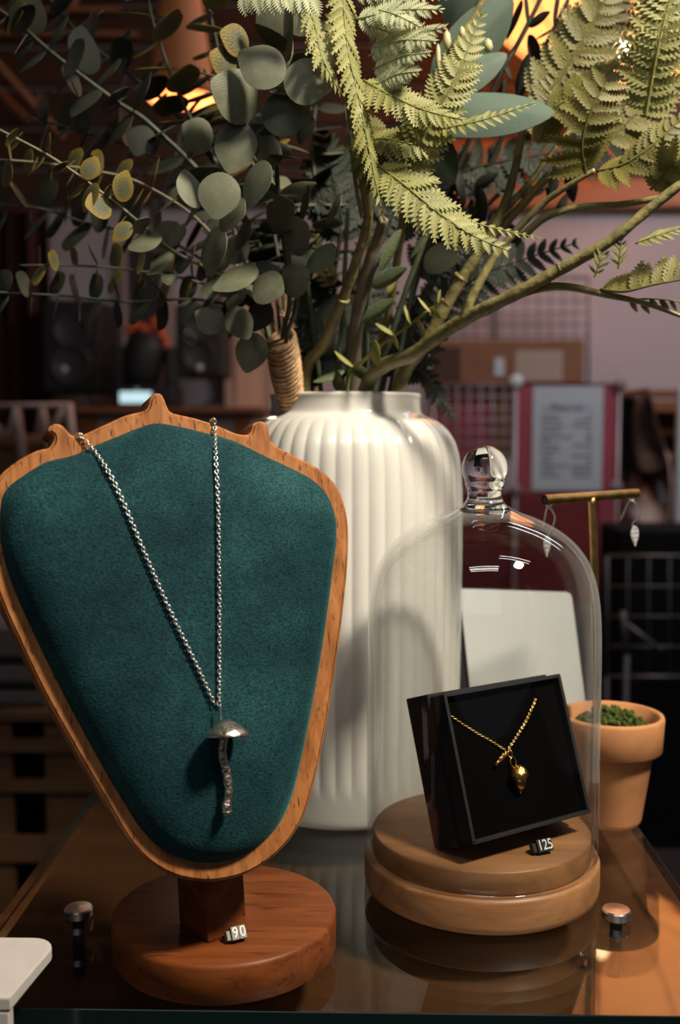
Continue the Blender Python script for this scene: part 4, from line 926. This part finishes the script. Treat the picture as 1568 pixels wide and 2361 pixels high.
# 5: other stems
OG = 'leafy artificial stems in the vase'
r = spray('taupe double stem standing among the olive twigs', [(815, 900, .66), (820, 760, .64), (842, 640, .62), (868, 560, .61), (885, 505, .60)], (42, 22), 'twig_taupe', cat='stem', name='taupe_twig', group=OG)
branch(r, [(830, 700, .63), (836, 600, .625), (850, 510, .62)], (16, 12), 'twig_taupe')
r = spray('pale green stem with thin folded leaves beside the taupe stem', [(800, 895, .65), (828, 770, .63), (850, 690, .62), (862, 625, .615), (905, 560, .61)], (11, 6), 'leaf_green', cat='stem', name='leafy_sprig', group=OG)
for a in ((905, 582, .605, 44, 96, 62, 1), (898, 646, .61, 50, 84, 30, 1), (872, 722, .62, 46, 82, 35, 1)): 
    hero(LFLAT['leaf_green'], *a[:6], r)
r = spray('grey-green stem with one round leaf behind the twigs', [(865, 900, .67), (900, 780, .66), (940, 660, .655), (985, 540, .65), (1010, 490, .65)], (17, 12), 'euc_stem', cat='stem', name='leafy_sprig', group=OG)
hero(LM['euc_shaded'], 1010, 592, .64, 84, 66, 330, r); hero(LFLAT['leaf_green'], 962, 560, .65, 30, 66, 240, r)
r = spray('small lime sprig with paired paddle leaves above the vase mouth', [(800, 902, .645), (840, 830, .625), (880, 795, .615), (930, 760, .61), (980, 722, .605), (1022, 690, .60)], (10, 6), 'leaf_lime', cat='sprig', name='lime_sprig', group=OG)
for a in ((797, 826, .62, 22, 52, 140), (862, 812, .61, 30, 58, 280), (893, 757, .61, 26, 50, 150), (868, 835, .625, 24, 50, 320), (906, 785, .61, 12, 40, 295), (945, 728, .605, 20, 46, 110), (966, 752, .605, 14, 40, 295), (982, 702, .60, 18, 42, 130), (1002, 722, .60, 14, 34, 310), (1015, 685, .60, 14, 30, 80), (1022, 700, .60, 12, 26, 320), (905, 660, .62, 26, 40, 60)):
    hero(LFLAT['leaf_lime'], *a, r)
for a in ((770, 880, .64, 90, 20, 10), (760, 862, .64, 40, 70, 200), (830, 862, .64, 44, 60, 330)): hero(LFLAT['leaf_green'], *a, r)
for i, (px, tx, th, dx) in enumerate([(780, 795, 14, .66), (845, 850, 11, .67), (740, 705, 13, .665), (905, 960, 14, .675)]):
    spray(['smooth green stem rising straight behind the taupe stem', 'thin green stem in the middle of the vase mouth', 'smooth green stem next to the twine wrap', 'smooth green stem slanting toward the grid wall'][i], [(px, 902, dx), ((px+tx)/2, 760, dx), (tx, 620, dx), (tx+(tx-px)*.5, 480, dx)], (th, th*0.7), 'euc_stem', cat='stem', name='bare_twig', group=OG)
# broad blue-green leaves with buds
r = spray('stem of broad blue-green leaves and pale buds behind the fern', [(860, 900, .68), (900, 700, .66), (930, 500, .63), (955, 330, .61), (1000, 190, .60), (1080, 60, .60), (1140, -40, .60)], (20, 18), 'twig', cat='foliage', name='magnolia_sprig', group=OG)
def blade(px0, py0, Y0, px1, py1, Y1, wpx, nrm, root, fold=0.10):
    a, b = P(px0, py0, Y0), P(px1, py1, Y1); k = mpp(a); d = b-a
    me = leaf_mesh('leaf_blade', M['leaf_blue'], tip=0.05, cup=0.05, width=wpx*k/d.length, n=28, fold=fold, thick=0.006)
    put_leaf(me, a, d, nrm, d.length, root)
blade(950, 262, .60, 1262, 262, .575, 130, -FWD+UP*0.35, r)
blade(1000, 205, .605, 1172, 5, .60, 120, -FWD+RIGHT*0.4, r)
blade(985, 235, .60, 1160, 130, .60, 80, -FWD+UP*0.2, r)
blade(1000, 320, .61, 960, 440, .60, 110, -FWD+UP*0.2, r)
blade(940, 300, .60, 1040, 420, .60, 120, -FWD-RIGHT*0.2, r)
blade(1040, 60, .61, 1085, -60, .60, 100, -FWD, r)
for bx, by, w_, h_ in ((1030, 92, 22, 46), (1125, 105, 24, 34), (1065, 75, 16, 30), (1010, 130, 14, 60)):
    c = P(bx, by, .592); kk = mpp(c)
    mobj('bud', lathe([(0, -h_/2*kk), (w_*0.3*kk, -h_*0.42*kk), (w_/2*kk, -h_*0.1*kk), (w_*0.36*kk, h_*0.28*kk), (0, h_/2*kk)], c, 14), M['bud'], r)
# dark leafy twigs against the lantern
def twigleaf(label, pts, th, leaves):
    rr = spray(label, pts, th, 'twig_dark', cat='twig', name='leafy_twig', group='dark leafy twigs before the lantern')
    for a in leaves: hero(LFLAT['leaf_shadow'], *a, rr)
twigleaf('dark twig with narrow leaves silhouetted against the lantern', [(900, 900, .70), (960, 650, .69), (1050, 400, .67), (1150, 180, .65), (1200, 90, .65), (1255, -20, .65)], (16, 10), [(1222, 24, .64, 26, 80, 95), (1180, 40, .65, 26, 90, 250), (1200, 165, .64, 44, 90, 255), (1175, 155, .65, 34, 60, 110), (1245, 48, .64, 24, 54, 35), (1160, 235, .66, 40, 90, 75), (1262, 70, .65, 22, 60, 210), (1290, 20, .65, 24, 80, 80)])
twigleaf('dark twig with drooping leaves nearest the lantern bulb', [(910, 900, .71), (1000, 650, .70), (1130, 380, .68), (1210, 200, .67), (1250, 120, .67), (1310, 0, .67)], (16, 9), [(1265, 110, .66, 22, 70, 200), (1270, 165, .66, 30, 80, 260), (1310, 140, .66, 30, 80, 300), (1225, 130, .66, 30, 100, 285), (1320, 50, .66, 26, 90, 95), (1480, 60, .66, 30, 90, 110), (1240, 200, .67, 40, 70, 250)])
twigleaf('dark twig with glossy leaves low among the olive branches', [(930, 900, .71), (1000, 740, .70), (1080, 600, .69), (1140, 500, .68), (1250, 420, .68), (1330, 380, .68)], (12, 8), [(1105, 470, .67, 40, 74, 280), (1270, 420, .67, 44, 70, 260), (1310, 420, .67, 40, 80, 280), (1290, 470, .68, 34, 60, 240), (1180, 545, .68, 40, 70, 300), (1230, 440, .68, 40, 60, 200), (1070, 430, .67, 46, 80, 100), (1120, 420, .67, 40, 60, 30)])

# ------------------------------------------------------------------ background: stall shelves, speakers, panels
def bgthing(name, label, cat, px, py, Y, group=None): return thing(name, label, cat, P(px, py, Y), group)
def single(name, label, cat, vf, mat, group=None, smooth=False, kind=None):
    xs = [v.x for v in vf[0]]; ys = [v.y for v in vf[0]]; zs = [v.z for v in vf[0]]
    o = mobj(name, vf, mat, None, smooth, origin=((min(xs)+max(xs))/2, (min(ys)+max(ys))/2, min(zs)))
    return tag(o, label, cat, group)
# red curtain
V, F = [], []; c0, c1 = P(-260, 470, 3.9), P(112, 470, 3.9); N = 60; zt2, zb2 = P(0, 480, 3.9).z, FLZ+0.01
for i in range(N+1):
    x = c0.x+(c1.x-c0.x)*i/N; y = 3.9+0.045*math.sin(i*0.9)+0.02*math.sin(i*2.3)
    for z in (zt2, zb2): V.append(Vector((x, y, z)))
    for z in (zb2, zt2): V.append(Vector((x, y+0.006, z)))
for i in range(N):
    a = i*4; b = a+4
    for q in range(4): F.append((a+q, a+(q+1) % 4, b+(q+1) % 4, b+q))
single('curtain', 'dark red curtain hanging in folds at the back of the shop', 'curtain', (V, F), M['curtain'], smooth=False)
# brown door beside the speakers, pale window between them
d1 = struct('door_1', bb(P(520, 900, 4.15).x, P(745, 900, 4.15).x, 4.13, 4.19, FLZ, P(600, 640, 4.15).z), M['door_wood'])
mobj('door_panel', bb(P(545, 900, 4.15).x, P(590, 900, 4.15).x, 4.12, 4.135, FLZ+0.3, P(600, 700, 4.15).z, 0.004), M['door_wood'], d1, False)
mobj('door_panel', bb(P(620, 900, 4.15).x, P(700, 900, 4.15).x, 4.12, 4.135, FLZ+0.3, P(600, 700, 4.15).z, 0.004), M['door_wood'], d1, False)
w1 = struct('window_1', pxbox(278, 560, 400, 800, 4.18, 0.02), M['frame_pale'])
mobj('window_pane', pxbox(290, 575, 385, 790, 4.165, 0.012), M['glass_dark'], w1, False)
mobj('window_bar', pxbox(372, 565, 384, 800, 4.155, 0.012), M['frame_pale'], w1, False)
mobj('window_bar', pxbox(282, 565, 292, 800, 4.155, 0.012), M['frame_pale'], w1, False)
# shelf and counter under the speakers
sh = bgthing('wall_counter', 'wooden counter top carrying the stage light between speakers', 'counter', 380, 950, 3.9)
mobj('counter_top', pxbox(170, 938, 600, 952, 3.55, 0.55, 0.004), M['shelf_warm'], sh, False)
zc0 = P(380, 952, 3.55).z
for x in (200, 560): mobj('counter_leg', bb(P(x, 950, 3.6).x-0.03, P(x, 950, 3.6).x+0.03, 3.6, 4.05, FLZ, zc0), M['shelf_warm'], sh, False)
mobj('counter_front', bb(P(190, 950, 3.6).x, P(585, 950, 3.6).x, 3.62, 3.64, FLZ, zc0), M['frame_pale'], sh, False)
def speaker(x0, y0, x1, y1, Y, label, bx, by):
    s = thing('loudspeaker', label, 'speaker', P((x0+x1)/2, y1, Y), 'black wall loudspeakers')
    mobj('cabinet', pxbox(x0, y0, x1, y1, Y, 0.26, 0.012), M['speaker'], s, False)
    w_ = (x1-x0); 
    for cy, rr in ((y0+(y1-y0)*0.32, 0.33), (y0+(y1-y0)*0.70, 0.36)):
        c = P((x0+x1)/2, cy, Y-0.002); k = mpp(c); R_ = w_*rr*k
        mobj('cone', xf(lathe([(0, -0.004), (R_*0.3, 0.006), (R_*0.8, -0.002), (R_*0.9, 0.006), (R_, 0.004), (R_, 0.0)], (0, 0, 0), 28), Matrix.Translation(c) @ Matrix.Rotation(math.pi/2, 4, 'X')), M['speaker_grey'], s)
    c = P(bx, by, Y-0.006); k = mpp(c)
    mobj('badge', xf(lathe([(0, 0.004), (8*k, 0.003), (9*k, 0), (0, 0)], (0, 0, 0), 16), Matrix.Translation(c) @ Matrix.Rotation(math.pi/2, 4, 'X')), M['badge'], s)
    a = P((x0+x1)/2, y1, Y)
    mobj('wall_bracket', tube([(a.x, Y+0.25, P(0, (y0+y1)/2, Y).z), (a.x, 4.199, P(0, (y0+y1)/2, Y).z)], 0.02, 10), M['speaker_grey'], s)
    mobj('cable', tube(crv([(a.x, Y+0.2, a.z+0.005), (a.x+0.03, Y+0.22, a.z-0.06), (a.x-0.02, Y+0.24, a.z-0.10), (a.x-0.06, Y+0.2, zc0+0.03)], 8), 0.005, 6), M['speaker'], s)
speaker(98, 690, 232, 906, 3.75, 'black loudspeaker next to the red curtain', 148, 852)
speaker(405, 700, 512, 868, 3.75, 'black loudspeaker next to the brown door', 460, 848)
ml = bgthing('stage_light', 'black moving-head stage light with lit display on the counter', 'stage light', 325, 938, 3.6)
bx0 = pxbox(262, 888, 400, 937, 3.58, 0.2, 0.012); mobj('base', bx0, M['speaker'], ml, False)
mobj('display', pxbox(276, 903, 348, 929, 3.572, 0.01), M['screen'], ml, False)
mobj('knob', pxbox(310, 893, 320, 903, 3.572, 0.01, 0.003), M['badge'], ml, False)
for a, b in ((258, 284), (378, 402)):
    mobj('yoke_arm', pxbox(a, 800, b, 892, 3.62, 0.09, 0.012), M['speaker'], ml, False)
hc = P(330, 830, 3.66); kh = mpp(hc)
mobj('head', xf(lathe([(0, -70*kh), (34*kh, -66*kh), (46*kh, -30*kh), (48*kh, 20*kh), (40*kh, 58*kh), (0, 64*kh)], (0, 0, 0), 28), Matrix.Translation(hc) @ Matrix.Rotation(0.2, 4, 'Y')), M['speaker'], ml)
mobj('lens', xf(lathe([(0, 66*kh), (30*kh, 62*kh), (34*kh, 56*kh), (0, 56*kh)], (0, 0, 0), 24), Matrix.Translation(hc) @ Matrix.Rotation(0.2, 4, 'Y')), M['speaker_grey'], ml)
V = tube(crv([P(300, 772, 3.70), P(302, 750, 3.69), P(318, 752, 3.69), P(345, 760, 3.69), P(366, 735, 3.69), P(372, 770, 3.69), P(382, 805, 3.68)], 6), [0.012, 0.016, 0.02, 0.02, 0.018, 0.014]*6+[0.01], 8)
single('cloth', 'added orange-red shape standing in for the orange window reflection', 'cloth', V, M['reflection_orange'], smooth=True)  # orange shape added to imitate the warm reflection in the window

# white lattice rack low on the left
lr = bgthing('lattice_rack', 'pinkish white lattice rack beside the red curtain', 'rack', 85, 1120, 2.3)
mobj('top_rail', tube([P(-80, 936, 2.3), P(165, 934, 2.3)], 0.006, 8), M['lattice'], lr)
for a, b, c, d in ((158, 930, 178, 1130), (40, 940, 20, 1010), (40, 940, 62, 1130), (20, 1010, -60, 940), (100, 940, 90, 1000), (100, 940, 130, 1130), (150, 940, 110, 1010)):
    mobj('lattice_bar', tube([P(a, b, 2.3), P(c, d, 2.3)], 0.010, 8), M['lattice'], lr)
for px in (-60, 178):
    a = P(px, 1120, 2.3); mobj('rack_leg', tube([(a.x, a.y, a.z+0.02), (a.x, a.y, FLZ)], 0.012, 8), M['lattice'], lr)
mobj('fabric_bin', bb(P(-90, 1005, 2.36).x, P(130, 1005, 2.36).x, 2.36, 2.6, FLZ, P(0, 1003, 2.36).z, 0.02), M['crate'], lr, False)
# crate with square openings and folded cloths, lower left
cr = bgthing('wooden_crate', 'brown wooden crate front with square openings left of the bust', 'crate', 100, 1900, 1.5)
A = P(-130, 1900, 1.5); B = P(230, 1640, 1.5)
def crz(py): return P(0, py, 1.5).z
def crx(px): return P(px, 1700, 1.5).x
for y0, y1 in ((1640, 1664), (1706, 1736), (1800, 1828), (1930, 1990)):
    mobj('crate_slat', bb(crx(-200), crx(232), 1.5, 1.515, crz(y1), crz(y0), 0.002), M['crate'], cr, False)
for x0, x1 in ((-70, 20), (96, 232)):
    mobj('crate_post', bb(crx(x0), crx(x1), 1.512, 1.525, FLZ, crz(1642), 0.002), M['crate'], cr, False)
mobj('crate_back', bb(crx(-200), crx(232), 1.80, 1.81, FLZ, crz(1640)), M['black_matte'], cr, False)
mobj('crate_side', bb(crx(228), crx(232), 1.52, 1.80, FLZ, crz(1640)), M['crate'], cr, False)
mobj('crate_lid', bb(crx(-200), crx(232), 1.515, 1.805, crz(1640)-0.012, crz(1640)), M['crate'], cr, False)
lids = crz(1640)
for i, (y0, y1, m_) in enumerate(((1605, 1639, 'cloth_grey'), (1588, 1605, 'tote_black'), (1545, 1588, 'cloth_grey'), (1528, 1545, 'tote_black'), (1455, 1528, 'cloth_grey'))):
    a = bb(crx(-180), crx(116-i*9), 1.53, 1.78, crz(y1)+0.0003, crz(y0), 0.006)
    single('folded_cloth', ['grey folded cloth lowest in the stack on the wooden crate', 'thin black folded cloth second from the crate lid', 'grey folded cloth in the middle of the crate stack', 'thin black folded cloth just under the top one', 'thick grey folded cloth topmost on the crate stack'][i], 'cloth', a, M[m_], 'cloths folded on the crate')

# right side: grid panels, cube shelves, box
def grid(x0, y0, x1, y1, Y, nx, ny, r):
    parts = []
    for i in range(nx+1):
        x = x0+(x1-x0)*i/nx; parts.append(tube([P(x, y0, Y), P(x, y1, Y)], r, 5))
    for j in range(ny+1):
        y = y0+(y1-y0)*j/ny; parts.append(tube([P(x0, y, Y-0.002), P(x1, y, Y-0.002)], r, 5))
    return join(*parts)
def wirepanel(label, x0, y0, x1, y1, Y, nx, ny, r, mat='wire', feet=True):
    t = thing('wire_panel', label, 'wire panel', P((x0+x1)/2, y1, Y), 'wire grid panels')
    mobj('grid', grid(x0, y0, x1, y1, Y, nx, ny, r), M[mat], t)
    fr = join(*[tube([P(a, b, Y), P(c, d, Y)], r*1.9, 6) for a, b, c, d in ((x0, y0, x1, y0), (x1, y0, x1, y1), (x1, y1, x0, y1), (x0, y1, x0, y0))])
    mobj('border', fr, M[mat], t)
    if feet:
        for px in (x0, x1):
            a = P(px, y1, Y); mobj('foot', tube([(a.x, a.y, a.z), (a.x, a.y, FLZ)], r*1.9, 6), M[mat], t)
    return t
wirepanel('tall wire grid panel against the pale wall behind the cardboard box', 1010, 640, 1356, 884, 4.0, 12, 9, 0.0030, 'wire_dark')
mobj('upright', tube([P(1140, 610, 3.97), P(1140, 800, 3.97)], 0.008, 8), M['wire_dark'], bpy.data.objects['wire_panel'])
SY_ = 3.3
cs = bgthing('cube_shelf', 'wire cube shelf unit with red and tan panels', 'shelf', 1220, 1400, SY_)
mobj('wire_front', grid(1000, 886, 1190, 1130, SY_, 7, 9, 0.0018), M['wire'], cs)
mobj('red_side_panel', pxbox(990, 900, 1135, 1130, SY_+0.04, 0.006), M['red_panel'], cs, False)
mobj('tan_panel', pxbox(1130, 895, 1182, 1060, SY_+0.035, 0.006), M['tan_panel'], cs, False)
mobj('red_price_panel', pxbox(1192, 886, 1430, 1132, SY_, 0.006), M['red_panel'], cs, False)
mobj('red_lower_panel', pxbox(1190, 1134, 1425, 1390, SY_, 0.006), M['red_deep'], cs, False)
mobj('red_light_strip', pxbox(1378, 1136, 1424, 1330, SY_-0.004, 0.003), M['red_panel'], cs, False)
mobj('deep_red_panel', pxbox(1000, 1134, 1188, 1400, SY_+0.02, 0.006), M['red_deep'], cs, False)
zsh = P(1200, 884, SY_).z
mobj('shelf_top', bb(P(990, 884, SY_).x, P(1432, 884, SY_).x, SY_, SY_+0.36, zsh-0.008, zsh), M['red_deep'], cs, False)
for px in (1000, 1190, 1428):
    a = P(px, 884, SY_); mobj('frame_rod', tube([(a.x, SY_-0.004, zsh), (a.x, SY_-0.004, FLZ)], 0.004, 6), M['wire'], cs); mobj('frame_rod', tube([(a.x, SY_+0.35, zsh-0.008), (a.x, SY_+0.35, FLZ)], 0.004, 6), M['wire'], cs)
for px, py, rr, mt in ((1190, 880, 16, 'connector'), (1430, 886, 15, 'connector_grey'), (1186, 1130, 15, 'connector_grey'), (1420, 1124, 16, 'connector_grey')):
    c = P(px, py, SY_-0.008); kk = mpp(c)
    mobj('connector_disc', xf(lathe([(0, 0.008), (rr*0.7*kk, 0.007), (rr*kk, 0.002), (rr*kk, 0), (0, 0)], (0, 0, 0), 24), Matrix.Translation(c) @ Matrix.Rotation(math.pi/2, 4, 'X')), M[mt], cs)
for i in range(8):
    mobj('tan_fold', pxbox(1134+i*6, 897, 1138+i*6, 1058, SY_+0.031, 0.004), M['tan_panel'], cs, False)
# price list
pa = bgthing('price_list', 'printed price list sheet on the red panel', 'sign', 1308, 1130, SY_-0.004)
mobj('sheet', pxbox(1226, 890, 1392, 1130, SY_-0.004, 0.0015), M['paper'], pa, False)
tc_ = P(1310, 939, SY_-0.0055); kt = mpp(tc_)
tv = textmesh('~ Price List ~', 21*kt); mobj('title', xf(tv, frame(tc_, RIGHT*0.98, Vector((0, 0, 1)), Vector((0, -1, 0)))), M['ink'], pa, False)
random.seed(21); marks = []
rows = [(958, 42, 10), (969, 45, 38), (982, 52, 44), (994, 42, 10), (1007, 72, 14), (1014, 20, 10), (1027, 42, 40), (1039, 42, 8), (1051, 26, 44), (1063, 24, 12), (1074, 58, 46), (1085, 28, 46), (1097, 44, 42)]
for y, wl, wr in rows:
    x = 1248.0
    while x < 1248+wl:
        w_ = random.uniform(5, 13); marks.append(pxbox(x, y-2.6, min(x+w_, 1250+wl), y+2.6, SY_-0.0052, 0.0008)); x += w_+2
    x = 1364.0-wr
    while x < 1364:
        w_ = random.uniform(4, 11); marks.append(pxbox(x, y-2.6, min(x+w_, 1365), y+2.6, SY_-0.0052, 0.0008)); x += w_+2
mobj('text_lines', join(*marks), M['ink_soft'], pa, False)
# cardboard box with labels
cbx = bgthing('cardboard_box', 'long brown cardboard box with pale labels on the cube shelf', 'box', 1180, 880, SY_+0.03)
mobj('carton', bb(P(1006, 880, SY_+0.03).x, P(1346, 880, SY_+0.03).x, SY_+0.03, SY_+0.30, zsh+0.0005, P(1180, 783, SY_+0.03).z, 0.006), M['card'], cbx, False)
mobj('shipping_label', pxbox(1188, 808, 1298, 879, SY_+0.028, 0.002), M['card_label'], cbx, False)
mobj('small_label', pxbox(1140, 825, 1163, 866, SY_+0.028, 0.002), M['paper'], cbx, False)
mobj('tape', pxbox(1004, 800, 1062, 879, SY_+0.0285, 0.002), M['tote_brown'], cbx, False)
# hanging totes
def tote(label, outline, Y, mat, depth, patch=None, grp='bags hanging beside the price list'):
    o = crv([P(x, y, Y) for x, y in outline], 4, True)
    t = thing('tote_bag', label, 'bag', P(outline[0][0], max(q[1] for q in outline), Y), grp)
    mobj('bag_body', prism(o, Vector((0, -1, 0)), depth, 0.008, 3), M[mat], t)
    if patch: mobj('print_patch', prism(crv([P(x, y, Y-0.002) for x, y in patch], 4, True), Vector((0, -1, 0)), 0.003), M['patch'], t)
    tp = min(outline, key=lambda q: q[1]); a = P(tp[0], tp[1], Y+depth/2)
    mobj('strap', tube([a, (a.x, 3.62, P(1500, 905, 3.62).z)], 0.006, 6), M[mat], t)
tote('cream tote bag with dark print hanging low beside the red panel', [(1436, 1040), (1470, 1010), (1520, 1010), (1546, 1060), (1552, 1150), (1540, 1212), (1500, 1218), (1450, 1190), (1440, 1120)], 3.45, 'tote_cream', 0.05, [(1518, 1105), (1540, 1120), (1543, 1150), (1530, 1162), (1518, 1140)])
tote('dark brown rounded bag hanging in front of the cream tote', [(1494, 898), (1508, 925), (1520, 980), (1538, 1040), (1528, 1082), (1500, 1092), (1472, 1085), (1462, 1040), (1464, 960), (1480, 920)], 3.38, 'tote_brown', 0.05)
tote('black bag hanging closest to the red panel', [(1436, 915), (1470, 920), (1476, 980), (1470, 1060), (1440, 1120), (1432, 1020)], 3.42, 'tote_black', 0.02)
rk = bgthing('hanging_rail', 'dark wooden rail unit the bags hang from', 'rail', 1500, 920, 3.6)
mobj('rail', pxbox(1425, 898, 1640, 918, 3.6, 0.04, 0.004), M['shelf_warm'], rk, False)
for px in (1428, 1638):
    a = P(px, 905, 3.62); mobj('rail_post', bb(a.x-0.012, a.x+0.012, 3.605, 3.635, FLZ, a.z), M['shelf_warm'], rk, False)
ss = bgthing('side_shelf', 'warm brown shelf rack behind the hanging bags', 'shelf', 1560, 1200, 3.75)
for y in (935, 990, 1045, 1095):
    mobj('shelf_board', pxbox(1490, y, 1700, y+14, 3.72, 0.2), M['shelf_warm'], ss, False)
a, b = P(1490, 920, 3.72), P(1700, 920, 3.72)
mobj('back_panel', bb(a.x, b.x, 3.92, 3.94, FLZ, a.z), M['shelf_warm'], ss, False)
for q in (a.x, b.x): mobj('side_panel', bb(q-0.01, q+0.01, 3.72, 3.92, FLZ, a.z), M['shelf_warm'], ss, False)
wp = P(1566, 900, 3.2)
single('white_post', 'slim white post at the shop side beside the bags', 'post', bb(wp.x, wp.x+0.05, 3.2, 3.23, FLZ, P(0, 893, 3.2).z, 0.004), M['connector'])
single('black_chest', 'matte black chest on the floor below the hanging bags', 'chest', bb(P(1428, 1300, 2.9).x, P(1800, 1300, 2.9).x, 2.9, 3.15, FLZ, P(0, 1218, 2.9).z, 0.01), M['black_matte'])
wirepanel('dim wire basket panel standing before the black chest', 1400, 1282, 1640, 1560, 2.5, 5, 4, 0.0022, 'wire_dark')
bk = bgthing('folding_easel', 'dim folding stand leaning in front of the wire basket', 'stand', 1440, 1520, 2.4)
mobj('stand_leg', tube([P(1436, 1410, 2.4), P(1446, 1510, 2.4)], 0.006, 8), M['wire_dark'], bk); mobj('stand_leg', tube([P(1446, 1440, 2.4), P(1525, 1500, 2.4)], 0.005, 8), M['wire_dark'], bk)
a = P(1446, 1510, 2.4); mobj('stand_foot', tube([a, (a.x, a.y, FLZ)], 0.006, 8), M['wire_dark'], bk)

# ------------------------------------------------------------------ lamps
ld_ = bgthing('paper_lantern', 'large glowing peach paper lantern with ribs above the shop', 'lantern', 1430, 150, 3.55)
lc = P(1440, -120, 3.55); LR_ = 0.49
mobj('lantern_shade', lathe([(0.05, -LR_*0.80), (LR_*0.55, -LR_*0.72), (LR_*0.85, -LR_*0.45), (LR_, 0), (LR_*0.85, LR_*0.45), (LR_*0.55, LR_*0.72), (0.05, LR_*0.80)], lc, 40), M['lantern_paper'], ld_)
for i in range(10):
    a = 2*math.pi*i/10
    mobj('lantern_rib', tube(crv([lc+Vector((math.cos(a)*r_, math.sin(a)*r_, z_)) for r_, z_ in ((0.05, -LR_*0.81), (LR_*0.56, -LR_*0.73), (LR_*0.86, -LR_*0.46), (LR_*1.01, 0), (LR_*0.86, LR_*0.46), (LR_*0.56, LR_*0.73), (0.05, LR_*0.81))], 4), 0.0025, 5), M['lamp_metal'], ld_)
bc_ = P(1430, 112, 3.05)
mobj('bulb', lathe([(0, -0.03), (0.02, -0.024), (0.028, 0), (0.018, 0.026), (0.010, 0.04), (0, 0.042)], bc_, 20), M['bulb'], ld_)
mobj('bulb_holder', tube([bc_+Vector((0, 0, 0.04)), bc_+Vector((0, 0.05, 0.12)), (lc.x, lc.y, lc.z+LR_*0.7)], 0.006, 8), M['lamp_metal'], ld_)
mobj('cord', tube([(lc.x, lc.y, lc.z+LR_*0.79), (lc.x, lc.y, CEZ)], 0.004, 6), M['lamp_metal'], ld_)
pL = light('lantern_light', 'POINT', lc, None, 32, (1.0, 0.52, 0.24), shadow_soft_size=0.06); 
pdl = bgthing('pendant_lamp', 'orange pendant lamp shade glowing behind the eucalyptus', 'lamp', 440, 225, 2.4)
pcn2 = P(418, 60, 2.4); kk = mpp(pcn2)
mobj('pendant_shade', lathe([(78*kk, -165*kk), (72*kk, -120*kk), (55*kk, 0), (44*kk, 90*kk), (20*kk, 120*kk), (18*kk, 118*kk), (42*kk, 88*kk), (53*kk, 0), (70*kk, -120*kk), (76*kk, -165*kk)], pcn2, 40, close=True), M['lamp_shade'], pdl)
pb2 = pcn2+Vector((0, 0, -110*kk))
mobj('bulb', lathe([(0, -24*kk), (18*kk, -16*kk), (24*kk, 4*kk), (12*kk, 26*kk), (0, 30*kk)], pb2+Vector((24*kk, -0.02, 0)), 16), M['bulb_soft'], pdl)
light('pendant_light', 'POINT', pb2+Vector((0, 0, -130*kk)), None, 4, (1.0, 0.66, 0.42), shadow_soft_size=0.04)
mobj('cord', tube([(pcn2.x, pcn2.y, pcn2.z+118*kk), (pcn2.x, pcn2.y, CEZ)], 0.004, 6), M['lamp_metal'], pdl)
def can(label, loc, aim):
    loc = Vector(loc); d = (Vector(aim)-loc).normalized(); x = d.orthogonal().normalized(); y = d.cross(x)
    t = thing('track_spotlight', label, 'spotlight', (loc.x, loc.y, CEZ), 'ceiling spotlights')
    b = loc-d*0.10
    mobj('can', xf(lathe([(0, 0), (0.04, 0.002), (0.045, 0.02), (0.045, 0.09), (0.042, 0.09), (0.042, 0.02), (0, 0.01)], (0, 0, 0), 24), frame(b, x, y, d)), M['lamp_metal'], t)
    mobj('drop_rod', tube([b, (b.x, b.y, CEZ)], 0.008, 8), M['lamp_metal'], t)
can('black ceiling spotlight aimed at the necklace bust', KEY_LOC, KEY_AIM)
for i, (x, y, lab) in enumerate(((-0.05, -0.55, 'white ceiling tube lamp nearest the shop window'), (-0.05, -0.40, 'white ceiling tube lamp second from the shop window'), (0.75, 0.1, 'white ceiling tube lamp over the side aisle'))):
    t = thing('tube_lamp', lab, 'tube lamp', (x, y, CEZ), 'ceiling tube lamps')
    mobj('housing', bb(x-0.42, x+0.42, y-0.03, y+0.03, 1.70, 1.75, 0.004), M['connector'], t, False)
    for q in (-0.35, 0.35): mobj('suspension_rod', tube([(x+q, y, 1.75), (x+q, y, CEZ)], 0.004, 6), M['lamp_metal'], t)
    mobj('tube', tube([(x-0.40, y, 1.685), (x+0.40, y, 1.685)], 0.014, 12), M['tube_glow'], t)
